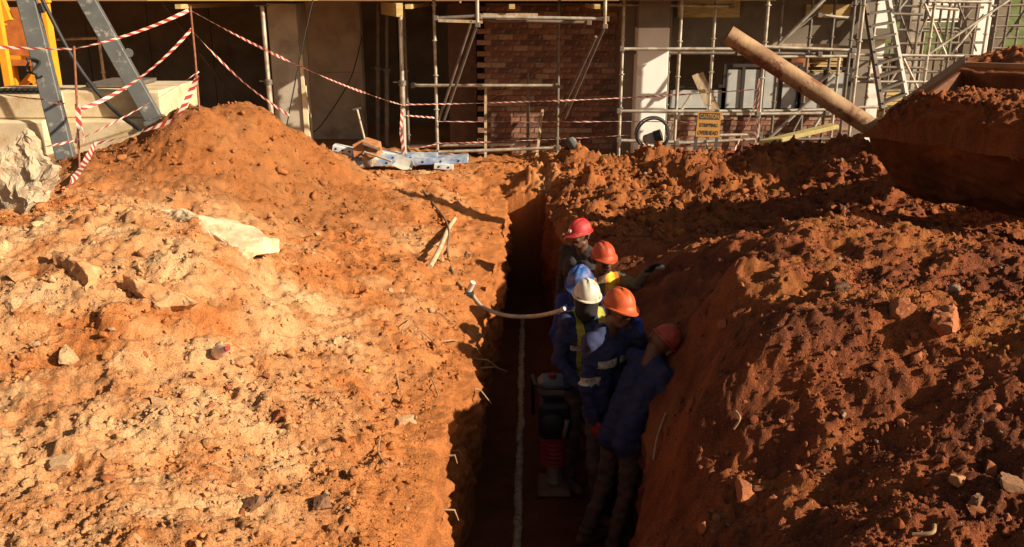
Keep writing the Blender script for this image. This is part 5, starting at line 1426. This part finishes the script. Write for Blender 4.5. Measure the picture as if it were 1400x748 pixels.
# B: orange hat, orange and yellow vest over khaki, arm stretched to the bank
def paintB(cn, mm, g):
    q = (cn - g['chest']); x = q @ g['lat']; z = q @ g['sp']; y = q @ g['fw']
    tors = (mm == 1) & (np.abs(x) < .165) & (z > -.45) & (z < .09)
    mm = np.where(tors, 6, mm)
    mm = np.where(tors & (y > 0) & (np.abs(x) < .035 + .10 * np.clip(z + .1, 0, 1)), 1, mm)
    mm = np.where(tors & (np.abs(np.abs(x) - .10) < .028) & (y > 0), 7, mm)
    mm = np.where(tors & (np.abs(z + .30) < .03), 7, mm)
    return mm
xb, yb_ = .75, 7.24
hb_ = P(899, 386, 7.0)
def loc(base, yaw, w):
    d = Vector(w) - Vector(base); c, s = math.cos(-yaw), math.sin(-yaw); return (d.x * c - d.y * s, d.x * s + d.y * c, d.z)
yw = math.radians(186); bB = (xb, yb_, FZ)
hw = loc(bB, yw, (hb_.x - .09, hb_.y, gz(hb_.x, hb_.y) + .05))
shL = (-.18, .0, 1.40)
el = tuple((np.array(shL) + np.array(hw)) / 2 + np.array([-.02, .05, -.06]))
person('worker in orange hard hat with orange and yellow vest, arm stretched over the bank', bB, yw, dict(head=(-.02, .05, 1.615), shL=shL, shR=(.19, 0, 1.40), elL=el, wrL=hw), (.02, .10, 1), (-.25, 1, -.35), {1: M_KHAKI, 6: M_ORVEST, 7: M_YELV, 4: M_BLKGL}, M_HO3, hands={'L': dict(curl=.5, n=V3(0, .2, -1), grow=.003)}, paint=paintB)
o = MB(); q = Vector((hb_.x + .0, hb_.y - .02, gz(hb_.x, hb_.y) + .105)); o.box((q.x - .03, q.y - .035, q.z - .012), (q.x + .045, q.y + .02, q.z + .012)); tag(o.build('mobile_phone', mat('phone_case', (.45, .45, .47), .25, .2), None, bevel=.005), 'small silver phone in the gloved hand on the bank', 'phone')
# C: blue hat, royal blue overall, bowed
person('worker in blue hard hat and bright blue overalls, head bowed', (.60, 6.82, FZ), math.radians(165), dict(head=(.03, .12, 1.555), shL=(-.17, .05, 1.36), shR=(.17, .05, 1.36), elL=(-.22, .08, 1.08), elR=(.22, .08, 1.08), wrL=(-.14, .22, .90), wrR=(.14, .22, .90)), (.0, .38, 1), (.2, 1, -.6), {1: M_ROYAL, 2: M_ROYAL}, M_HB)
# D: white hat, black hood, lime vest, back to the sun
def paintD(cn, mm, g):
    q = (cn - g['chest']); x = q @ g['lat']; z = q @ g['sp']
    tors = (mm == 1) & (np.abs(x) < .165) & (z > -.42) & (z < .09)
    mm = np.where(tors & (((np.abs(x) > .07) & (np.abs(x) < .125)) | (z < -.37)), 6, mm)
    mm = np.where(tors & (np.abs(z + .2) < .025), 7, mm)
    return mm
person('worker in white hard hat with dark hood and lime vest', (.56, 6.28, FZ), math.radians(205), dict(head=(.03, .05, 1.60), elL=(-.24, .02, 1.12), wrL=(-.18, .24, .98), elR=(.24, .02, 1.12), wrR=(.18, .24, .98)), (.02, .2, 1), (-.25, -1, -.5), {1: M_NAVY, 6: M_LIME}, M_HW, paint=paintD, hood=True)
# E: orange hat, navy jacket with reflective strips, blue glove at his cheek and a red glove hanging
def paintE(cn, mm, g):
    q = (cn - g['chest']); x = q @ g['lat']; z = q @ g['sp']; y = q @ g['fw']
    t = (mm == 1) & (np.abs(x) < .17)
    mm = np.where(t & (np.abs(z + .15) < .024) & (np.abs(x) > .02) & (y > 0), 7, mm)
    for S in 'LR':
        ab = g['el' + S] - g['sh' + S]; tt = ((cn - g['sh' + S]) @ ab) / (ab @ ab); dist = np.linalg.norm(cn - g['sh' + S] - np.clip(tt, 0, 1)[:, None] * ab, axis=1)
        mm = np.where((mm == 1) & (tt > .78) & (tt < .97) & (dist < .09), 7, mm)
    return mm
person('worker in orange hard hat and navy jacket with reflective strips, blue glove raised', (.66, 5.80, FZ), math.radians(228), dict(head=(-.03, .08, 1.625), elL=(-.24, .20, 1.17), wrL=(-.10, .20, 1.46), elR=(.215, .0, 1.12), wrR=(.19, .06, .87), anL=(-.10, .0, .09), anR=(.09, .06, .09)), (-.03, .10, 1), (.25, 1, -.35), {4: M_BLUEGL, 5: M_REDGL, 7: M_REFL}, M_HO, hands={'L': dict(d=V3(.1, .0, 1), n=V3(.8, -.3, 0), curl=.9, grow=.003), 'R': dict(curl=.6, grow=.004)}, paint=paintE, scale=1.03)
# F: leaning on the bank, head laid over
person('worker in red orange hard hat and navy jacket, leaning with his elbow on the bank', (.66, 5.38, FZ), math.radians(-62), dict(anL=(-.13, -.08, .09), anR=(.09, .0, .09), knL=(-.12, .06, .47), knR=(.08, .10, .48), hipL=(-.11, .10, .86), hipR=(.08, .12, .86), shL=(-.19, .31, 1.35), shR=(.14, .33, 1.33), head=(-.02, .42, 1.49), elL=(-.16, .56, 1.22), wrL=(-.06, .57, 1.40), elR=(.25, .26, 1.03), wrR=(.17, .30, .80)), (.25, .75, .75), (-.5, .6, -.6), {}, M_HO2, hands={'L': dict(curl=.8, n=V3(.5, -.6, .2))}, scale=1.0, slim=.76)
# ------------------------------------------------------------------ things in and around the trench
rm = root('trench_rammer', (.33, 6.22, FLOOR_Z), 'black trench rammer with red bellows standing behind the workers', 'rammer')
rb_ = Vector((.33, 6.22, FLOOR_Z)); 
m = MB(); m.hexa([rb_ + Vector(q) for q in ((-.14, -.17, .02), (.14, -.17, .02), (.14, .17, .02), (-.14, .17, .02), (-.12, -.12, .07), (.12, -.12, .07), (.12, .12, .07), (-.12, .12, .07))]); m.build('foot', mat('rammer_foot', (.18, .10, .06), .7, .3), rm, bevel=.015)
m = MB(); m.tube([rb_ + Vector((0, 0, .06)), rb_ + Vector((0, 0.02, .24))], .055, 14); m.build('ram_tube', M_SPADE, rm, True)
prf = [(.06, .22)]
for k in range(7): prf += [(.105, .235 + k * .036), (.085, .253 + k * .036)]
m = MB(); m.lathe(prf, rb_ + Vector((0, .02, 0)), n=22); m.build('bellows', mat('red_bellows', (.30, .025, .02), .6), rm, True)
m = MB(); m.box(tuple(rb_ + Vector((-.12, -.10, .48))), tuple(rb_ + Vector((.12, .16, .78)))); m.build('engine_block', M_BLACK, rm, bevel=.03)
m = MB(); m.lathe([(.05, -.02), (.09, 0), (.09, .05), (.06, .07)], rb_ + Vector((-.02, -.11, .64)), axis=(0, -1, 0), n=18); m.build('air_filter', M_BLACK, rm, True)
m = MB(); m.tube([rb_ + Vector((.07, -.11, .52)), rb_ + Vector((.07, -.16, .58)), rb_ + Vector((.09, -.15, .68))], .02, 8); m.build('exhaust', M_SPADE, rm, True)
m = MB(); m.box(tuple(rb_ + Vector((-.13, -.04, .80))), tuple(rb_ + Vector((.11, .20, .93)))); m.build('fuel_tank', mat('tank_grey', (.13, .13, .135), .5), rm, bevel=.04)
m = MB(); m.lathe([(.03, 0), (.03, .03)], rb_ + Vector((-.02, .08, .93)), n=14); m.build('fuel_cap', M_REDGL, rm, True)
hp_ = [(-.16, .22, .55), (-.17, .18, .86), (-.17, 0, .98), (-.16, -.2, 1.0), (-.08, -.26, 1.0), (.08, -.26, 1.0), (.15, -.2, 1.0), (.16, 0, .98), (.16, .18, .86), (.15, .22, .55)]
m = MB(); m.tube([rb_ + Vector(q) for q in hp_], .015, 9); m.build('handle', M_BLACK, rm, True)

# chalk line on the trench floor
Vc, Fc_ = [], []
ys = np.linspace(3.4, 10.2, 260)
for i, y in enumerate(ys):
    cx = .035 + (y - 5.4) * .020 + .012 * perlin(np.array([y * 2.0]), np.array([.5]), np.array([.5]))[0] + .006 * perlin(np.array([y * 9.0]), np.array([.5]), np.array([2.5]))[0]
    hw_ = .030 + .009 * perlin(np.array([y * 6.0]), np.array([3.5]), np.array([.5]))[0] + .006 * perlin(np.array([y * 21.0]), np.array([3.5]), np.array([.5]))[0]
    for k, (ox, oz) in enumerate(((-1, 0.0), (-.5, .016), (.5, .016), (1, 0.0))):
        xx = cx + ox * hw_
        Vc.append((xx, y, max(gz(xx, y), FLOOR_Z - .01) + .004 + oz))
    if i:
        for k in range(3): Fc_.append((4 * i - 4 + k, 4 * i - 3 + k, 4 * i + 1 + k, 4 * i + k))
me = bpy.data.meshes.new('lime_line'); me.from_pydata(Vc, [], Fc_); me.materials.append(mat('lime_powder', (.46, .34, .21), .95, var=.3, scale=25, dirt=.4, dirtcol=(.2, .1, .06), dscale=18, bump=.4))
tag(link('lime_line', me), 'pale lime line running along the dark trench floor', 'line')

# hoses, sticks, roots
h0 = see(645, 405)[0] + Vector((0, 0, .02))
cable([h0, P(660, 420, h0.y - .15), P(690, 431, h0.y - .35), P(725, 433, h0.y - .55), P(755, 428, 6.2), P(772, 422, 6.1)], .017, 'pale grey hose sagging across the trench to the workers', mat('pale_hose', (.42, .36, .28), .6, var=.2), 'hose')
ft_ = root('hose_fitting', h0, 'white hose fitting with dark clamp on the trench rim', 'fitting')
m = MB(); m.tube([h0 + Vector((-.03, .02, .015)), h0 + Vector((.015, -.01, .11))], .026, 10); m.build('nozzle', mat('white_plastic', (.7, .68, .62), .4), ft_, True)
m = MB(); m.box(tuple(h0 + Vector((-.09, -.06, -.06))), tuple(h0 + Vector((.02, .03, .02)))); m.build('clamp', M_BLACK, ft_, bevel=.01)
def onb(pxs, lift=.02): return [see(a, b)[0] + Vector((0, -.01, lift)) for a, b in pxs]
cable(onb([(578, 262), (592, 280), (606, 298), (614, 318), (612, 345), (618, 372), (628, 392), (642, 402)], .02), .012, 'dusty brown hose curling down the sunlit bank to the trench rim', mat('grey_hose', (.20, .125, .075), .7), 'hose')
a, b = onb([(588, 369), (622, 306)], .03)
cable([a, a.lerp(b, .3) + Vector((.01, 0, .02)), a.lerp(b, .7) + Vector((-.01, 0, .03)), b + Vector((0, 0, .03))], .024, 'pale broken branch lying on the sunlit bank', mat('bare_wood', (.50, .36, .22), .85, var=.2, scale=9), 'branch')
M_ROOT = mat('root_fibre', (.36, .22, .12), .9, var=.3, scale=20)
def root_fibre(px, py, px2, py2, r, lab, bow=.05):
    a, b = onb([(px, py), (px2, py2)], .02)
    c = a.lerp(b, .5) + Vector((random.uniform(-bow, bow), -bow, random.uniform(0, bow)))
    return cable([a, c, b], r, lab, M_ROOT, 'root')
root_fibre(910, 568, 893, 632, .008, 'long pale root dangling on the shaded bank beside the leaning worker', .04)
root_fibre(1005, 566, 1002, 590, .006, 'short pale root sticking up from the shaded bank', .03)
root_fibre(1245, 735, 1275, 722, .008, 'pale bent root lying on the shaded bank', .03)
for k, (a_, b_) in enumerate((((540, 495), (547, 535)), ((590, 520), (600, 545)), ((560, 440), (552, 470)), ((600, 470), (626, 468)), ((575, 455), (600, 480)), ((520, 600), (530, 640)), ((600, 430), (622, 445)), ((640, 455), (655, 480)))):
    tag(root_fibre(a_[0], a_[1], b_[0], b_[1], .0045, None, .03), 'thin dry root or twig on the sunlit bank by the rim', 'root', 'dry roots on the sunlit bank')
# roots poking out of the cut face
for k, (px, py, ln) in enumerate(((640, 505, .14), (652, 520, .22), (632, 612, .12), (628, 618, .09), (655, 470, .12), (662, 455, .16), (625, 690, .10), (668, 500, .25), (660, 485, .3))):
    a = see(px - 14, py)[0]
    e = a + Vector((ln * random.uniform(.5, 1.0), random.uniform(-.05, .05), -ln * random.uniform(.2, 1.0)))
    m = MB(); m.tube([a - Vector((.06, 0, .03)), a.lerp(e, .5) + Vector((.01, 0, .015)), e], .006, 6, rr=[.009, .006, .003]); tag(m.build('root', M_ROOT, None, True), 'broken root hanging from the cut trench face', 'root', 'broken roots in the trench face')
bt = root('plastic_bottle', see(302, 487)[0], 'crushed clear plastic bottle with a red cap on the sunlit bank', 'bottle')
c = see(302, 489)[0] + Vector((0, -.02, .045))
m = MB(); m.lathe([(.018, -.10), (.036, -.09), (.030, -.05), (.040, -.01), (.036, .04), (.026, .075), (.013, .095), (.013, .11)], c, (.5, -.5, .35), 16); m.build('body', mat('clear_plastic', (.62, .45, .38), .2, var=.1), bt, True)
m = MB(); m.lathe([(.017, .11), (.017, .128)], c, (.5, -.5, .35), 14); m.build('cap', M_REDGL, bt, True)
tb = MB(); c = see(503, 507)[0]; tb.box((c.x - .018, c.y - .02, c.z - .005), (c.x + .018, c.y + .012, c.z + .012)); tag(tb.build('yellow_wrapper', mat('wrapper_yellow', (.55, .30, .03), .5), None, bevel=.006), 'scrap of yellow wrapper on the sunlit bank', 'wrapper')

# distinct rocks and slabs on the banks
slab(222, 292, 386, 384, 86, .24, 'large whitish rock slab half buried in the sunlit bank', mat('white_slab', (.68, .54, .36), .9, var=.25, scale=8, bump=.8, bscale=30, dirt=.5, dirtcol=(.50, .28, .13), dscale=6), 301, .115, -.05)
slab(158, 392, 268, 438, 40, .15, 'tan flat slab with a dark undercut edge on the sunlit bank', M_STONE, 302, .06, .2)
slab(72, 352, 135, 400, 44, .12, 'rounded tan slab below the rubble lump', M_STONE, 303, .05, .2)
RS2 = random.Random(4)
solo = [(217, 553, 34, M_STONE_P, 'upright pale angular rock on the open sunlit slope'), (150, 622, 40, M_STONE, 'leaning tan rock at the foot of the sunlit slope'), (328, 497, 30, M_STONE, 'tan rock shading the crushed bottle'), (86, 636, 36, M_STONE_P, 'flat pale rock near the lower corner of the sunlit slope'),
        (380, 572, 30, M_STONE_R, 'reddish rock beside a dark hollow on the sunlit slope'), (552, 577, 30, M_STONE_P, 'rounded pale rock near the trench rim'), (350, 690, 30, M_STONE_G, 'dark brown clod at the foot of the sunlit slope'), (440, 690, 34, M_STONE_G, 'dusky brown broken clod near the lower trench rim'),
        (95, 493, 34, M_STONE_P, 'flat pale rock on the open sunlit slope'), (18, 420, 34, M_STONE_P, 'pale rock at the edge of the sunlit bank'), (30, 380, 30, M_STONE, 'tan rock under the rubble lump'),
        (1020, 672, 56, M_STONE_R, 'large red clod crowning the shaded slope'), (1150, 395, 26, M_STONE_G, 'dark brown rock below the bucket'), (1230, 430, 60, M_STONE_R, 'broad flat red clod below the bucket'), (1290, 445, 70, M_STONE_R, 'big squat red clod below the bucket'), (1388, 665, 38, M_STONE_G, 'large brown boulder low on the shaded bank'), (1310, 660, 28, M_STONE, 'pointed tan rock beside the brown boulder'), (1335, 690, 24, M_STONE_G, 'dull brown rock beside the brown boulder')]
for k, (a_, b_, w, mt, lab) in enumerate(solo): rock('rock', a_, b_, w, lab, 'rock', mt, 400 + k, RS2.uniform(.6, .95), sink=.42)
def spread(n, x0, x1, y0, y1, mats_, lab, grp, lo, hi, seed):
    r_ = random.Random(seed)
    for k in range(n):
        a_, b_ = r_.uniform(x0, x1), r_.uniform(y0, y1)
        w_ = lo * (hi / lo) ** (r_.random() ** 2.2); mt_ = r_.choice(mats_)
        sz_ = 'small' if w_ < lo * 1.25 else ('fist-sized' if w_ < lo * 1.9 else 'hefty')
        cn_ = {'stone_tan': 'tan stone', 'stone_pale': 'pale stone', 'stone_red': 'red clod', 'stone_grey': 'dark brown stone'}[mt_.name]
        rock('rock', a_, b_, w_, sz_ + ' ' + cn_ + ' ' + lab, 'rock', mt_, 500 + seed * 7 + k % 9, r_.uniform(.6, 1.0), None, grp, .46, sub=3)
spread(46, 5, 560, 420, 740, [M_STONE, M_STONE, M_STONE_P, M_STONE_R], 'lying on the open sunlit slope', 'stones on the sunlit slope', 8, 22, 1)
spread(18, 100, 640, 250, 420, [M_STONE, M_STONE_P, M_STONE], 'lying on the sunlit bank below the spoil heap', 'stones below the spoil heap', 8, 20, 2)
spread(44, 960, 1395, 440, 740, [M_STONE_R, M_STONE_G, M_STONE_R, M_STONE_R], 'lying on the shaded bank below the bucket', 'clods on the shaded bank', 9, 28, 3)
spread(26, 900, 1180, 215, 400, [M_STONE_R, M_STONE_R, M_STONE_G], 'among the dug chunks before the scaffold', 'clods at the far shaded bank', 8, 22, 4)
